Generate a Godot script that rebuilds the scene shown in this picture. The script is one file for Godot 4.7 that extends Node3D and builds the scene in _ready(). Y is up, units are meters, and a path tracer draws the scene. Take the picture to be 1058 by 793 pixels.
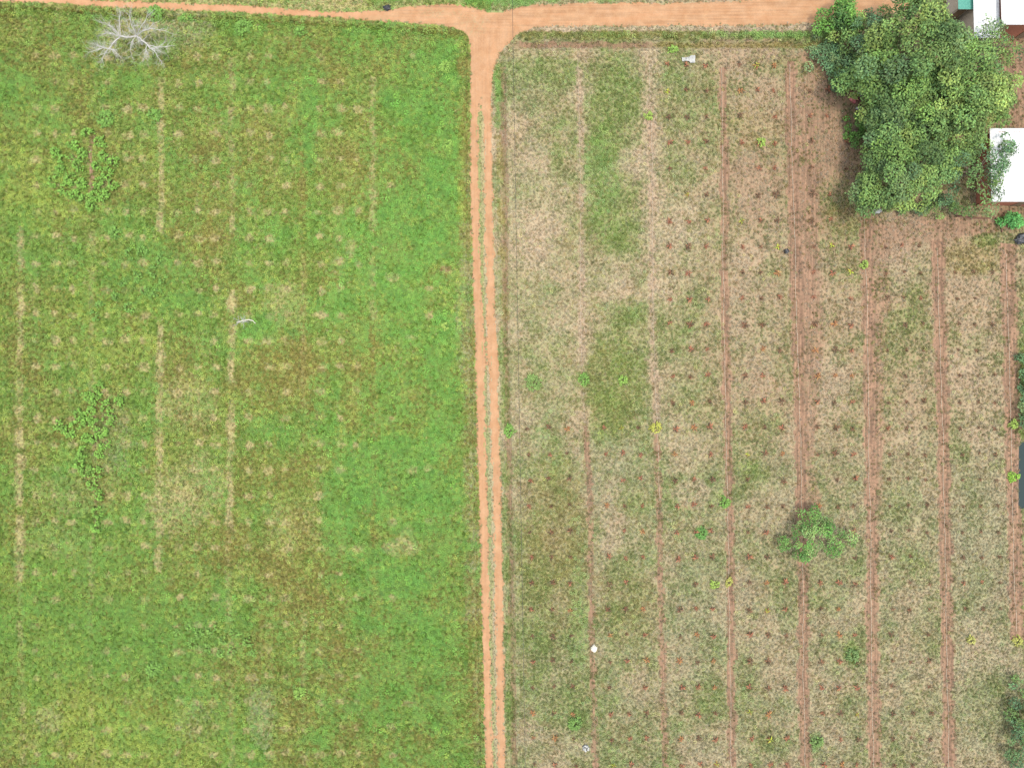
extends Node3D

# ---------------------------------------------------------------- plan scale
# The place is a flat farm seen from straight above. Plan units: one unit = S metres.
const S := 0.115
const CAM_H := 81.0
const X0 := -44.0
const Y0 := -44.0
const X1 := 1102.0
const Y1 := 838.0
const CELL := 2.0

var rng := RandomNumberGenerator.new()
var taken := {}
var mats := {}

# ---------------------------------------------------------------- ground fields
const NCAT := 7
# 0 fresh green, 1 dry straw, 2 olive brown grass, 3 bare soil, 4 pale grey-green grass, 5 lush green, 6 yellow-green
var PAL: Array[Color] = [
	Color(0.146, 0.262, 0.037), Color(0.465, 0.365, 0.262), Color(0.290, 0.252, 0.072), Color(0.248, 0.146, 0.092),
	Color(0.312, 0.302, 0.186), Color(0.112, 0.272, 0.040), Color(0.285, 0.365, 0.060)]
const STRAW := Color(0.44, 0.375, 0.190)
var gw := 0
var gh := 0
var wts: Array[PackedFloat32Array] = []
var hgt := PackedFloat32Array()
var noise_a := FastNoiseLite.new()
var noise_b := FastNoiseLite.new()
var noise_c := FastNoiseLite.new()
var noise_w := FastNoiseLite.new()

# furrow: name, points [y, x], half width, depth, soil strength
var FUR := [
	[[[70, 519], [230, 522], [330, 522], [450, 525], [560, 527], [793, 531]], 2.6, 0.34, 0.6, 60, 860],
	[[[70, 598], [150, 600], [330, 601], [440, 605], [500, 609], [660, 611], [793, 615]], 2.6, 0.10, 1.6, 55, 860],
	[[[70, 670], [130, 672], [200, 673], [350, 674], [450, 679], [560, 681], [700, 685], [793, 687]], 2.8, 0.10, 1.8, 60, 860],
	[[[70, 747], [180, 748], [330, 749], [450, 752], [560, 754], [650, 755], [793, 757]], 3.4, 0.20, 2.6, 60, 860],
	[[[65, 816], [150, 818], [230, 820], [330, 823], [460, 827], [560, 829], [700, 830], [793, 832]], 4.2, 0.28, 3.2, 62, 860],
	[[[195, 893], [300, 897], [460, 899], [560, 901], [700, 902], [793, 904]], 4.6, 0.12, 3.0, 205, 860],
	[[[245, 968], [400, 973], [520, 976], [700, 979], [793, 981]], 4.6, 0.26, 3.6, 248, 860],
	[[[250, 1041], [350, 1044], [480, 1047], [600, 1050], [660, 1052]], 5.4, 0.16, 4.0, 252, 664]]

func pl(pts: Array, t: float) -> float:
	var n := pts.size()
	if t <= pts[0][0]:
		return pts[0][1] + (t - pts[0][0]) * (float(pts[1][1] - pts[0][1]) / float(pts[1][0] - pts[0][0])) * 0.3
	for i in range(1, n):
		if t <= pts[i][0]:
			var f: float = (t - pts[i - 1][0]) / float(pts[i][0] - pts[i - 1][0])
			return lerpf(pts[i - 1][1], pts[i][1], f)
	return pts[n - 1][1] + (t - pts[n - 1][0]) * (float(pts[n - 1][1] - pts[n - 2][1]) / float(pts[n - 1][0] - pts[n - 2][0])) * 0.6

func gx(px: float) -> float: return (px - 529.0) * S
func gz(py: float) -> float: return (py - 396.5) * S
# a point at height h whose plan position is where the sight line through (px, py) meets that height
func at(px: float, py: float, h: float = 0.0) -> Vector3:
	var k := 1.0 - h / CAM_H
	return Vector3(gx(px) * k, h, gz(py) * k)
func on_ground(px: float, py: float, lift: float = 0.0) -> Vector3:
	return Vector3(gx(px), ground_h(px, py) + lift, gz(py))

# ---------------------------------------------------------------- roads
var RL := [[-60, 470], [8, 455], [22, 452], [25, 462], [28, 472], [33, 480], [40, 484], [60, 486], [120, 485.5], [230, 486.5], [330, 490], [460, 493], [560, 496], [700, 499], [793, 501], [860, 502]]
var RR := [[-60, 560], [24, 560], [30, 548], [36, 535], [44, 525], [55, 516], [70, 510.5], [90, 508], [120, 508], [230, 509.5], [330, 512], [370, 515.5], [385, 516], [400, 515], [560, 519], [700, 521], [793, 522.5], [860, 524]]
var HT := [[-60, -6], [60, -4], [100, 0], [180, 2.5], [250, 5], [340, 12], [400, 10], [430, 5], [470, 4], [500, 10], [512, 18], [522, 11], [545, 5], [600, 3], [700, 2.5], [860, -4], [1100, -8]]
var HB := [[-60, 0], [60, 3], [100, 7], [180, 10], [250, 13], [340, 18], [400, 22], [450, 26], [480, 30], [560, 27], [700, 26.5], [800, 26], [846, 23], [862, 18], [1100, 14]]
func road_sd(px: float, py: float) -> float:
	var v := -99.0
	if py > 12.0:
		v = minf(px - pl(RL, py), pl(RR, py) - px)
	if py > 100.0:
		var w := 2.7 * smoothstep(100.0, 122.0, py) * (1.0 - 0.55 * smoothstep(300.0, 330.0, py) * (1.0 - smoothstep(375.0, 392.0, py)))
		v = minf(v, absf(px - track_mid(py)) - w)
	var h := minf(py - pl(HT, px), pl(HB, px) - py)
	if px > 900.0:
		h -= (px - 900.0) * 0.2
	return maxf(v, h)
func track_mid(py: float) -> float:
	return (pl(RL, py) + pl(RR, py)) * 0.5

# ---------------------------------------------------------------- small helpers
func lin(r: float, g: float, b: float) -> Color:
	return Color(r, g, b).linear_to_srgb()
func material(key: String, c: Color, rough := 0.9, metal := 0.0) -> StandardMaterial3D:
	if mats.has(key): return mats[key]
	var m := StandardMaterial3D.new()
	m.albedo_color = c.linear_to_srgb()
	m.roughness = rough
	m.metallic = metal
	m.cull_mode = BaseMaterial3D.CULL_DISABLED
	mats[key] = m
	return m
func noisy(key: String, a: Color, b: Color, freq: float, rough := 0.9, scale := 1.0) -> StandardMaterial3D:
	if mats.has(key): return mats[key]
	var m := material(key, Color(1, 1, 1), rough)
	var n := FastNoiseLite.new()
	n.seed = key.hash() % 1000
	n.frequency = freq
	n.fractal_octaves = 5
	var ramp := Gradient.new()
	ramp.offsets = PackedFloat32Array([0.25, 0.75])
	ramp.colors = PackedColorArray([a.linear_to_srgb(), b.linear_to_srgb()])
	var img := n.get_image(256, 256, false, false, true)
	img.convert(Image.FORMAT_RGB8)
	for y in 256:
		for x in 256:
			img.set_pixel(x, y, ramp.sample(img.get_pixel(x, y).r))
	m.albedo_color = Color(1, 1, 1)
	m.albedo_texture = ImageTexture.create_from_image(img)
	m.uv1_triplanar = true
	m.uv1_world_triplanar = true
	m.uv1_scale = Vector3.ONE * scale
	return m
func leafy(key: String, glow := 0.25) -> StandardMaterial3D:
	if mats.has(key): return mats[key]
	var m := StandardMaterial3D.new()
	m.albedo_color = Color(1, 1, 1)
	m.vertex_color_use_as_albedo = true
	m.roughness = 0.75
	m.cull_mode = BaseMaterial3D.CULL_DISABLED
	if glow > 0.0:
		m.backlight_enabled = true
		m.backlight = Color(glow, glow, glow * 0.6)
	mats[key] = m
	return m
func numbered(called: String) -> String:
	if not taken.has(called):
		taken[called] = 0
		return called
	taken[called] += 1
	return "%s_%03d" % [called, taken[called]]
func tag(o: Node, label: String, category: String, group := "") -> void:
	o.set_meta("label", label)
	o.set_meta("category", category)
	if group != "": o.set_meta("group", group)
func thing(called: String, label: String, category: String, where: Vector3, group := "") -> Node3D:
	var o := Node3D.new()
	o.name = numbered(called)
	o.position = where
	add_child(o)
	tag(o, label, category, group)
	return o
func part(called: String, mesh: Mesh, m: Material, parent: Node) -> MeshInstance3D:
	var o := MeshInstance3D.new()
	o.name = called if parent != self else numbered(called)
	o.mesh = mesh
	o.material_override = m
	parent.add_child(o, true)
	return o
func struct(called: String, mesh: Mesh, m: Material) -> MeshInstance3D:
	var o := part(called, mesh, m, self)
	o.set_meta("kind", "structure")
	return o

# a mesh from raw arrays; colours optional
class Soup:
	var v := PackedVector3Array()
	var n := PackedVector3Array()
	var c := PackedColorArray()
	var uv := PackedVector2Array()
	var i := PackedInt32Array()
	func mesh() -> ArrayMesh:
		var a := []
		a.resize(Mesh.ARRAY_MAX)
		a[Mesh.ARRAY_VERTEX] = v
		a[Mesh.ARRAY_NORMAL] = n
		if c.size() == v.size(): a[Mesh.ARRAY_COLOR] = c
		if uv.size() == v.size(): a[Mesh.ARRAY_TEX_UV] = uv
		a[Mesh.ARRAY_INDEX] = i
		var m := ArrayMesh.new()
		m.add_surface_from_arrays(Mesh.PRIMITIVE_TRIANGLES, a)
		return m
	# a leaf: a folded diamond with its tip drooping; b base, d direction, u face normal
	func leaf(b: Vector3, d: Vector3, u: Vector3, length: float, width: float, droop: float, col: Color) -> void:
		var side := d.cross(u).normalized()
		var up := side.cross(d).normalized()
		var k := v.size()
		var mid := b + d * (length * 0.45) + up * (length * 0.06)
		v.append(b); v.append(mid + side * (width * 0.5) + up * (width * 0.14)); v.append(b + d * length - up * droop); v.append(mid - side * (width * 0.5) + up * (width * 0.14))
		for q in 4:
			n.append(up); c.append(col)
		i.append(k); i.append(k + 2); i.append(k + 1); i.append(k); i.append(k + 3); i.append(k + 2)
	# a tube through points with radii
	func tube(p: Array, r: Array, sides := 6, col := Color.WHITE) -> void:
		var k0 := v.size()
		for q in p.size():
			var d: Vector3 = (p[mini(q + 1, p.size() - 1)] - p[maxi(q - 1, 0)]).normalized()
			var x := d.cross(Vector3(0.31, 0.2, 0.93)).normalized()
			var y := x.cross(d).normalized()
			for s in sides:
				var a := TAU * s / sides
				var o := x * cos(a) + y * sin(a)
				v.append(p[q] + o * r[q]); n.append(o); c.append(col)
		for q in p.size() - 1:
			for s in sides:
				var a := k0 + q * sides + s
				var b := k0 + q * sides + (s + 1) % sides
				i.append(a); i.append(b); i.append(a + sides); i.append(b); i.append(b + sides); i.append(a + sides)
		for e in [0, p.size() - 1]:
			var kc := v.size()
			v.append(p[e]); n.append(((p[e] - p[1 if e == 0 else e - 1]) as Vector3).normalized()); c.append(col)
			for s in sides:
				i.append(kc); i.append(k0 + e * sides + s); i.append(k0 + e * sides + (s + 1) % sides)
	func quad(a: Vector3, b: Vector3, cc: Vector3, d: Vector3) -> void:
		var k := v.size()
		var nn := (b - a).cross(d - a).normalized()
		v.append(a); v.append(b); v.append(cc); v.append(d)
		for q in 4: n.append(nn)
		i.append(k); i.append(k + 2); i.append(k + 1); i.append(k); i.append(k + 3); i.append(k + 2)
	func box(p: Vector3, s: Vector3) -> void:
		var h := s * 0.5
		quad(p + Vector3(-h.x, h.y, -h.z), p + Vector3(-h.x, h.y, h.z), p + Vector3(h.x, h.y, h.z), p + Vector3(h.x, h.y, -h.z))
		quad(p + Vector3(-h.x, -h.y, -h.z), p + Vector3(h.x, -h.y, -h.z), p + Vector3(h.x, -h.y, h.z), p + Vector3(-h.x, -h.y, h.z))
		quad(p + Vector3(-h.x, -h.y, h.z), p + Vector3(h.x, -h.y, h.z), p + Vector3(h.x, h.y, h.z), p + Vector3(-h.x, h.y, h.z))
		quad(p + Vector3(h.x, -h.y, -h.z), p + Vector3(-h.x, -h.y, -h.z), p + Vector3(-h.x, h.y, -h.z), p + Vector3(h.x, h.y, -h.z))
		quad(p + Vector3(h.x, -h.y, h.z), p + Vector3(h.x, -h.y, -h.z), p + Vector3(h.x, h.y, -h.z), p + Vector3(h.x, h.y, h.z))
		quad(p + Vector3(-h.x, -h.y, -h.z), p + Vector3(-h.x, -h.y, h.z), p + Vector3(-h.x, h.y, h.z), p + Vector3(-h.x, h.y, -h.z))

func _ready() -> void:
	rng.seed = 4711
	set_view()
	fields()
	build_ground()
	build_roads()
	build_cover()
	build_trees()
	build_sheds()
	build_plants()
	build_small_things()

# ---------------------------------------------------------------- camera, sky, sun
func set_view() -> void:
	var cam := Camera3D.new()
	cam.name = "camera"
	cam.position = Vector3(0, CAM_H, 0)
	cam.rotation_degrees = Vector3(-90, 0, 0)
	cam.fov = rad_to_deg(2.0 * atan(793.0 * S * 0.5 / CAM_H))
	cam.far = 4000.0
	add_child(cam)
	cam.current = true
	var env := Environment.new()
	env.background_mode = Environment.BG_SKY
	var sky := Sky.new()
	var sm := ProceduralSkyMaterial.new()
	sm.sky_top_color = Color(0.85, 0.875, 0.91)
	sm.sky_horizon_color = Color(0.90, 0.905, 0.91)
	sm.ground_horizon_color = Color(0.62, 0.62, 0.55)
	sm.ground_bottom_color = Color(0.35, 0.36, 0.26)
	sm.sky_curve = 0.2
	sky.sky_material = sm
	env.sky = sky
	env.tonemap_mode = Environment.TONE_MAPPER_LINEAR
	env.tonemap_exposure = 2.02
	env.sdfgi_enabled = true
	env.ssao_enabled = true
	env.ssil_enabled = true
	var we := WorldEnvironment.new()
	we.name = "world_environment"
	we.environment = env
	add_child(we)
	var sun := DirectionalLight3D.new()
	sun.name = "sun"
	sun.light_energy = 0.5
	sun.light_angular_distance = 10.0
	sun.light_color = Color(1.0, 0.965, 0.91)
	sun.shadow_enabled = true
	add_child(sun)
	sun.look_at_from_position(Vector3(9, 60, 9), Vector3.ZERO, Vector3.UP)

# ---------------------------------------------------------------- what grows where
func blob(cat: int, cx: float, cy: float, rx: float, ry: float, s: float) -> void:
	var w := wts[cat]
	var ax := maxi(0, int((cx - rx * 1.6 - X0) / CELL))
	var bx := mini(gw - 1, int((cx + rx * 1.6 - X0) / CELL))
	var ay := maxi(0, int((cy - ry * 1.6 - Y0) / CELL))
	var by := mini(gh - 1, int((cy + ry * 1.6 - Y0) / CELL))
	for j in range(ay, by + 1):
		var py := Y0 + j * CELL
		for q in range(ax, bx + 1):
			var px := X0 + q * CELL
			var dx := (px - cx) / rx
			var dy := (py - cy) / ry
			var d := dx * dx + dy * dy
			if d < 2.5:
				d += noise_w.get_noise_2d(px * 2.2 + cx, py * 2.2 - cy) * 0.9
				w[j * gw + q] += s * 1.5 * (1.0 - smoothstep(0.25, 1.7, d))
	wts[cat] = w

func line(cat: int, xa: float, ya: float, xb: float, yb: float, hw: float, s: float) -> void:
	var w := wts[cat]
	for j in range(maxi(0, int((ya - Y0) / CELL)), mini(gh - 1, int((yb - Y0) / CELL)) + 1):
		var py := Y0 + j * CELL
		var t := (py - ya) / maxf(1.0, yb - ya)
		var xc := lerpf(xa, xb, t) + noise_w.get_noise_2d(xa * 3.0, py * 1.5) * 2.0
		var hh := hw * (1.0 + 0.5 * noise_w.get_noise_2d(py * 2.0, xa))
		var ss := s * clampf(0.75 + 1.6 * noise_w.get_noise_2d(py * 1.1 + 300.0, xa * 5.0), 0.65 if cat == 3 else 0.0, 1.6)
		for q in range(maxi(0, int((xc - 4.0 * hw - X0) / CELL)), mini(gw - 1, int((xc + 4.0 * hw - X0) / CELL)) + 1):
			var d := absf(X0 + q * CELL - xc) / hh
			w[j * gw + q] += ss * 2.2 * (1.0 - (smoothstep(0.8, 1.35, d) if cat == 3 else smoothstep(0.6, 1.8, d)))
	wts[cat] = w

func fields() -> void:
	gw = int((X1 - X0) / CELL) + 1
	gh = int((Y1 - Y0) / CELL) + 1
	noise_a.seed = 11; noise_a.frequency = 0.012; noise_a.fractal_octaves = 4
	noise_b.seed = 23; noise_b.frequency = 0.045; noise_b.fractal_octaves = 3
	noise_c.seed = 37; noise_c.frequency = 0.11; noise_c.fractal_octaves = 2
	noise_w.seed = 51; noise_w.frequency = 0.03; noise_w.fractal_octaves = 3
	for k in NCAT:
		var p := PackedFloat32Array()
		p.resize(gw * gh)
		wts.append(p)
	hgt.resize(gw * gh)
	# base mix of the two fields
	var w0 := wts[0]; var w1 := wts[1]; var w2 := wts[2]; var w3 := wts[3]; var w4 := wts[4]; var w5 := wts[5]; var w6 := wts[6]
	for j in gh:
		var py := Y0 + j * CELL
		var edge := track_mid(py)
		var fx := PackedFloat32Array()
		for f in FUR:
			fx.append(pl(f[0], py))
		for q in gw:
			var px := X0 + q * CELL
			var k := j * gw + q
			var a := noise_a.get_noise_2d(px, py)
			var b := noise_b.get_noise_2d(px * 0.7, py * 0.7)
			if px < edge:
				var lush := smoothstep(270.0, 420.0, px + 160.0 * a) * (1.0 - smoothstep(455.0, 482.0, px) * 0.55)
				w0[k] = 1.2 + a * 0.5
				w1[k] = maxf(0.0, 0.20 + b * 0.25 - lush * 0.10)
				w2[k] = maxf(0.0, 0.42 - a * 1.0 - lush * 0.22 + b * 0.5 * lush)
				w5[k] = maxf(0.0, 0.26 + lush * 0.62 + a * 0.8 - b * 0.5 * lush)
				w6[k] = maxf(0.0, 0.30 + b * 0.6 - lush * 0.05)
			else:
				var low := smoothstep(400.0, 520.0, py)
				var far := smoothstep(690.0, 780.0, px)
				w0[k] = maxf(0.0, 0.45 + a * 0.9 - far * 0.22 - b * 0.3)
				w1[k] = maxf(0.0, 0.82 - low * 0.34 - a * 0.6 + b * 0.5 + far * 0.05)
				w2[k] = maxf(0.0, 0.26 + b * 0.2)
				w3[k] = maxf(0.0, 0.15 + far * (1.0 - low) * 0.62 + low * 0.06 + b * 0.35)
				w4[k] = maxf(0.0, 0.40 + low * 0.75 + a * 0.3 - b * 0.2)
				w5[k] = maxf(0.0, 0.02 + a * 0.2 - far * 0.1)
				w6[k] = 0.08
			# relief
			var h := 0.06 * noise_b.get_noise_2d(px, py) + 0.10 * a
			for f in FUR.size():
				if py > FUR[f][4] and py < FUR[f][5]:
					var d: float = (px - fx[f]) / (FUR[f][1] * 1.15)
					if absf(d) < 3.0:
						h -= FUR[f][2] * exp(-d * d)
						h += FUR[f][2] * 0.35 * exp(-(absf(d) - 1.9) * (absf(d) - 1.9) * 2.0)
			# raised bank and shallow ditch under the hedge strip by the upper road
			if px > 520.0 and px < 860.0:
				h += 0.35 * exp(-pow((py - 38.0) / 4.0, 2.0)) - 0.40 * exp(-pow((py - 46.0) / 3.2, 2.0))
			if px < 480.0:
				h -= 0.40 * exp(-pow((py - pl(HB, px) - 8.0) / 3.6, 2.0))
			var rl := px - pl(RL, py) + 4.5
			if py > 45.0 and absf(rl) < 8.0:
				h -= 0.28 * exp(-rl * rl / 3.2)
			# pond basin
			if px > 1050.0 and py > 430.0 and py < 535.0:
				h -= 0.7 * smoothstep(1053.0, 1056.5, px) * smoothstep(450.0, 462.0, py) * (1.0 - smoothstep(520.0, 530.0, py))
			var sd := road_sd(px, py)
			if sd > -4.0:
				var g := smoothstep(-4.0, 1.0, sd)
				h = lerpf(h, -0.06, g)
				if py > 100.0 and absf(px - edge) < 5.0:
					h = 0.03 * smoothstep(100.0, 125.0, py) - 0.02
					w4[k] += 1.2; w1[k] += 0.9; w3[k] += 0.5
				if px < edge and py > 30.0: w2[k] += 0.4 * (1.0 - g)
				else: w1[k] += 0.5
			hgt[k] = h
	wts[0] = w0; wts[1] = w1; wts[2] = w2; wts[3] = w3; wts[4] = w4; wts[5] = w5; wts[6] = w6
	# left field: broad patches
	for p in [[2, 290, 390, 48, 42, 1.6], [2, 230, 170, 42, 55, 1.0], [2, 205, 245, 32, 20, 1.4], [2, 30, 375, 22, 35, 0.9], [2, 270, 490, 35, 30, 1.0], [2, 210, 562, 45, 26, 1.6],
		[2, 315, 665, 48, 90, 1.3], [2, 385, 170, 30, 45, 1.0], [2, 330, 90, 30, 60, 0.5], [2, 180, 390, 25, 60, 0.7], [2, 60, 75, 40, 45, 0.9], [2, 290, 60, 90, 25, 0.7], [2, 300, 575, 60, 40, 0.9], [2, 370, 720, 40, 60, 0.6], [2, 130, 55, 60, 20, 0.4],
		[0, 70, 650, 120, 70, 1.2], [5, 60, 650, 80, 50, 0.9], [5, 150, 700, 60, 60, 0.6], [6, 150, 760, 120, 40, 0.7], [6, 60, 640, 110, 80, 0.35], [5, 90, 620, 110, 60, 0.5], [6, 100, 745, 70, 40, 0.9], [6, 50, 690, 50, 40, 0.5], [6, 40, 150, 40, 60, 0.5], [5, 10, 95, 22, 35, 0.9], [5, 45, 120, 25, 30, 0.7],
		[6, 45, 210, 45, 30, 0.7], [6, 110, 330, 60, 60, 0.5], [5, 150, 285, 45, 35, 1.1], [0, 130, 300, 70, 40, 0.9], [5, 280, 345, 25, 20, 0.9], [0, 320, 240, 25, 60, 0.9], [5, 318, 100, 9, 60, 1.6], [5, 440, 90, 16, 40, 1.3], [5, 465, 130, 12, 60, 1.0],
		[5, 430, 230, 45, 50, 0.9], [5, 380, 300, 40, 60, 0.6], [5, 400, 500, 45, 40, 1.0], [5, 450, 520, 25, 60, 0.8], [5, 355, 530, 25, 50, 0.9], [5, 430, 600, 60, 40, 0.7], [5, 420, 690, 60, 60, 0.7], [5, 180, 655, 45, 25, 0.9], [5, 460, 400, 20, 80, 0.7], [5, 240, 740, 40, 40, 0.5],
		[2, 410, 265, 25, 12, 0.6], [2, 400, 400, 40, 40, 0.5], [2, 455, 580, 20, 50, 0.9], [2, 470, 700, 15, 90, 0.8], [2, 420, 60, 40, 30, 0.5],
		[1, 415, 565, 18, 8, 2.2], [1, 420, 558, 8, 14, 0.9], [1, 362, 258, 5, 9, 2.0], [1, 405, 287, 7, 4, 2.0], [1, 426, 348, 6, 3, 1.6], [3, 460, 278, 6, 4, 2.5], [1, 295, 315, 20, 22, 0.9], [1, 300, 545, 30, 30, 0.4], [1, 195, 415, 28, 28, 0.9], [1, 180, 525, 30, 28, 1.2], [1, 205, 500, 30, 30, 0.9],
		[1, 50, 742, 13, 12, 1.5], [4, 50, 745, 14, 14, 1.5], [1, 35, 770, 7, 5, 1.5], [1, 62, 768, 5, 5, 1.5], [4, 270, 740, 14, 30, 1.4], [1, 272, 745, 6, 14, 1.2], [4, 200, 745, 20, 20, 0.7], [1, 150, 25, 30, 14, 1.3], [4, 190, 30, 30, 20, 1.0], [4, 140, 45, 40, 22, 0.7], [4, 480, 330, 8, 60, 0.8], [4, 115, 450, 20, 40, 0.5], [1, 80, 510, 40, 20, 0.4], [1, 60, 560, 30, 20, 0.4]]:
		blob(p[0], p[1], p[2], p[3], p[4], p[5] * (0.72 if p[0] == 2 else 1.0))
	for p in [[1, 22, 235, 20, 420, 2.6, 2.2], [1, 20, 420, 20, 600, 3.4, 3.4], [1, 95, 240, 95, 420, 2.4, 0.8], [3, 93, 140, 94, 205, 2.0, 2.0], [3, 97, 400, 98, 560, 1.6, 0.8], [1, 166, 80, 166, 240, 2.4, 2.2], [1, 165, 330, 164, 590, 2.8, 3.2], [1, 239, 60, 240, 240, 2.2, 1.8], [1, 240, 300, 237, 560, 2.6, 3.2],
		[2, 312, 120, 314, 480, 3.0, 1.2], [1, 313, 250, 313, 420, 2.0, 0.9], [1, 385, 80, 385, 330, 2.4, 1.1], [2, 385, 330, 388, 790, 2.6, 0.9], [1, 93, 560, 95, 790, 2.2, 0.8], [1, 20, 600, 24, 790, 2.6, 0.9], [1, 313, 600, 315, 790, 2.4, 0.7], [1, 235, 560, 240, 790, 2.4, 0.5],
		[2, 481, 60, 493, 790, 6.0, 1.7], [4, 484, 150, 495, 790, 3.5, 0.7], [6, 476, 120, 478, 330, 3.0, 0.8], [4, 480, 230, 487, 640, 4.0, 0.9]]:
		line(p[0], p[1], p[2], p[3], p[4], p[5], p[6])
	# pale straw spots where young plants once stood, on the old planting grid
	for r in 29:
		for bed in 7:
			for c in 3:
				var sx: float = 20.0 + bed * 73.5 + [17, 37, 55][c] + rng.randf_range(-1.6, 1.6)
				var sy := 58.0 + r * 26.7 + rng.randf_range(-1.6, 1.6)
				if sx > 470.0: continue
				var lushness := smoothstep(320.0, 420.0, sx) * 0.55 + 0.25 * smoothstep(560.0, 660.0, sy) * (1.0 - smoothstep(100.0, 260.0, sx))
				if rng.randf() < 0.88 - lushness * 1.3:
					blob(1, sx, sy, rng.randf_range(3.2, 5.6), rng.randf_range(2.8, 4.2), rng.randf_range(1.6, 5.0))
	# right field: broad patches
	for p in [[1, 550, 215, 32, 60, 1.1], [1, 560, 330, 40, 40, 0.8], [1, 545, 440, 30, 30, 0.8], [4, 540, 95, 25, 30, 0.5], [0, 560, 75, 45, 16, 1.0], [0, 575, 165, 8, 25, 0.8], [0, 565, 360, 25, 20, 0.8], [0, 560, 475, 35, 30, 0.7], [2, 570, 540, 35, 60, 0.9], [0, 550, 640, 20, 90, 0.9], [2, 575, 600, 40, 60, 0.6], [0, 590, 690, 25, 60, 0.5], [5, 594, 745, 8, 10, 1.2], [5, 597, 630, 10, 60, 0.6],
		[0, 635, 110, 26, 60, 1.3], [5, 620, 180, 18, 40, 0.7], [0, 635, 220, 30, 40, 1.0], [1, 655, 165, 14, 22, 1.4], [0, 635, 400, 32, 50, 1.2], [2, 630, 400, 30, 50, 0.6], [0, 650, 350, 20, 40, 0.7], [1, 630, 285, 30, 25, 0.6], [4, 640, 480, 30, 30, 0.7], [0, 655, 515, 20, 20, 0.8], [1, 640, 560, 20, 30, 0.5], [0, 645, 600, 20, 30, 0.6], [2, 650, 625, 30, 40, 0.5],
		[1, 672, 75, 10, 50, 1.3], [1, 690, 240, 30, 60, 0.7], [0, 700, 115, 20, 30, 0.4], [1, 715, 510, 18, 14, 2.0], [3, 712, 520, 10, 8, 0.9], [5, 725, 551, 5, 6, 3.0], [4, 720, 640, 30, 60, 0.8], [0, 735, 720, 20, 20, 0.8], [1, 700, 460, 25, 30, 0.7], [0, 695, 345, 20, 20, 0.4],
		[3, 785, 190, 35, 40, 0.5], [1, 785, 240, 35, 40, 0.5], [3, 790, 230, 25, 20, 0.4], [2, 780, 130, 30, 20, 0.6], [1, 780, 330, 30, 50, 0.5], [0, 785, 440, 25, 25, 0.5], [0, 775, 490, 20, 14, 0.9],
		[3, 860, 150, 30, 90, 1.2], [3, 845, 90, 22, 40, 1.0], [3, 833, 220, 12, 100, 4.0], [3, 838, 350, 12, 70, 2.4], [3, 834, 430, 9, 50, 2.2], [3, 838, 515, 8, 30, 2.0], [0, 865, 200, 20, 18, 0.7], [2, 870, 225, 20, 16, 0.6], [1, 855, 400, 22, 40, 0.9], [1, 930, 260, 30, 40, 0.9], [3, 920, 250, 28, 18, 1.1], [3, 905, 290, 13, 80, 2.2], [0, 947, 310, 12, 30, 0.7], [0, 930, 350, 30, 30, 0.5], [3, 904, 420, 9, 80, 2.0],
		[3, 905, 490, 8, 60, 0.8], [2, 1005, 265, 30, 18, 1.2], [0, 1018, 248, 12, 6, 1.6], [3, 1000, 232, 40, 9, 2.4], [3, 1010, 240, 12, 4, 2.4], [1, 1010, 400, 30, 60, 0.6], [4, 1010, 560, 40, 80, 0.8], [4, 1020, 720, 40, 60, 0.7], [1, 1015, 675, 25, 18, 0.9], [3, 950, 238, 45, 14, 1.8],
		[0, 1020, 700, 20, 25, 0.4], [0, 880, 675, 7, 12, 2.0], [5, 842, 765, 6, 10, 1.2], [3, 1050, 80, 14, 60, 4.0], [3, 1060, 60, 20, 70, 3.0], [3, 840, 60, 20, 12, 1.2], [5, 850, 45, 22, 8, 1.5], [0, 800, 70, 30, 8, 0.5], [3, 1050, 225, 25, 12, 2.0], [0, 1090, 600, 30, 200, 2.0], [5, 1075, 380, 18, 70, 2.0], [0, 1056, 400, 8, 60, 1.4]]:
		blob(p[0], p[1], p[2], p[3], p[4], p[5])
	for f in FUR:
		for s in f[0].size() - 1:
			var faint: bool = f[0][s][0] < 430 and (f[4] == 55 or (f[4] == 60 and f[3] == 1.8))
			line(3, f[0][s][1], maxf(f[4], f[0][s][0]), f[0][s + 1][1], f[0][s + 1][0], f[1] * (1.2 if f[1] > 4.0 else 1.02), f[3] * (0.35 if faint else 1.7))
			if faint: line(1, f[0][s][1], maxf(f[4], f[0][s][0]), f[0][s + 1][1], f[0][s + 1][0], f[1] * 1.1, 1.8)
	line(5, 514, 70, 516, 140, 2.6, 1.3)
	line(0, 514, 70, 516, 140, 3.0, 1.0)
	line(2, 516, 140, 522, 330, 3.0, 1.6)
	line(0, 520, 330, 527, 790, 3.2, 1.2)
	# verges beside the upper road
	for x in range(540, 860, 10):
		blob(0, x, 38, 9, 4, 0.9)
		blob(2, x, 37, 9, 4, 1.2 * (1.0 - smoothstep(680.0, 780.0, x)))
		blob(5, x, 37, 8, 3, 0.1 + 2.0 * smoothstep(700.0, 790.0, x))
		blob(3 if x < 680 else 2, x, 46, 9, 3, 1.8)
		blob(1, x, 30, 9, 3, 1.4)
	for x in range(-20, 480, 10):
		blob(0, x, pl(HB, x) + 9.0, 9, 4, 0.8)
		blob(2, x, pl(HB, x) + 6.0, 9, 3, 0.6)
		blob(1, x, pl(HT, x) - 4.0, 10, 4, 1.0)
	blob(5, 530, -4, 38, 9, 4.0)
	blob(5, 620, -6, 40, 7, 2.5)
	blob(0, 450, -2, 40, 6, 2.0)
	blob(1, 340, 2, 40, 7, 3.0)

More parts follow.
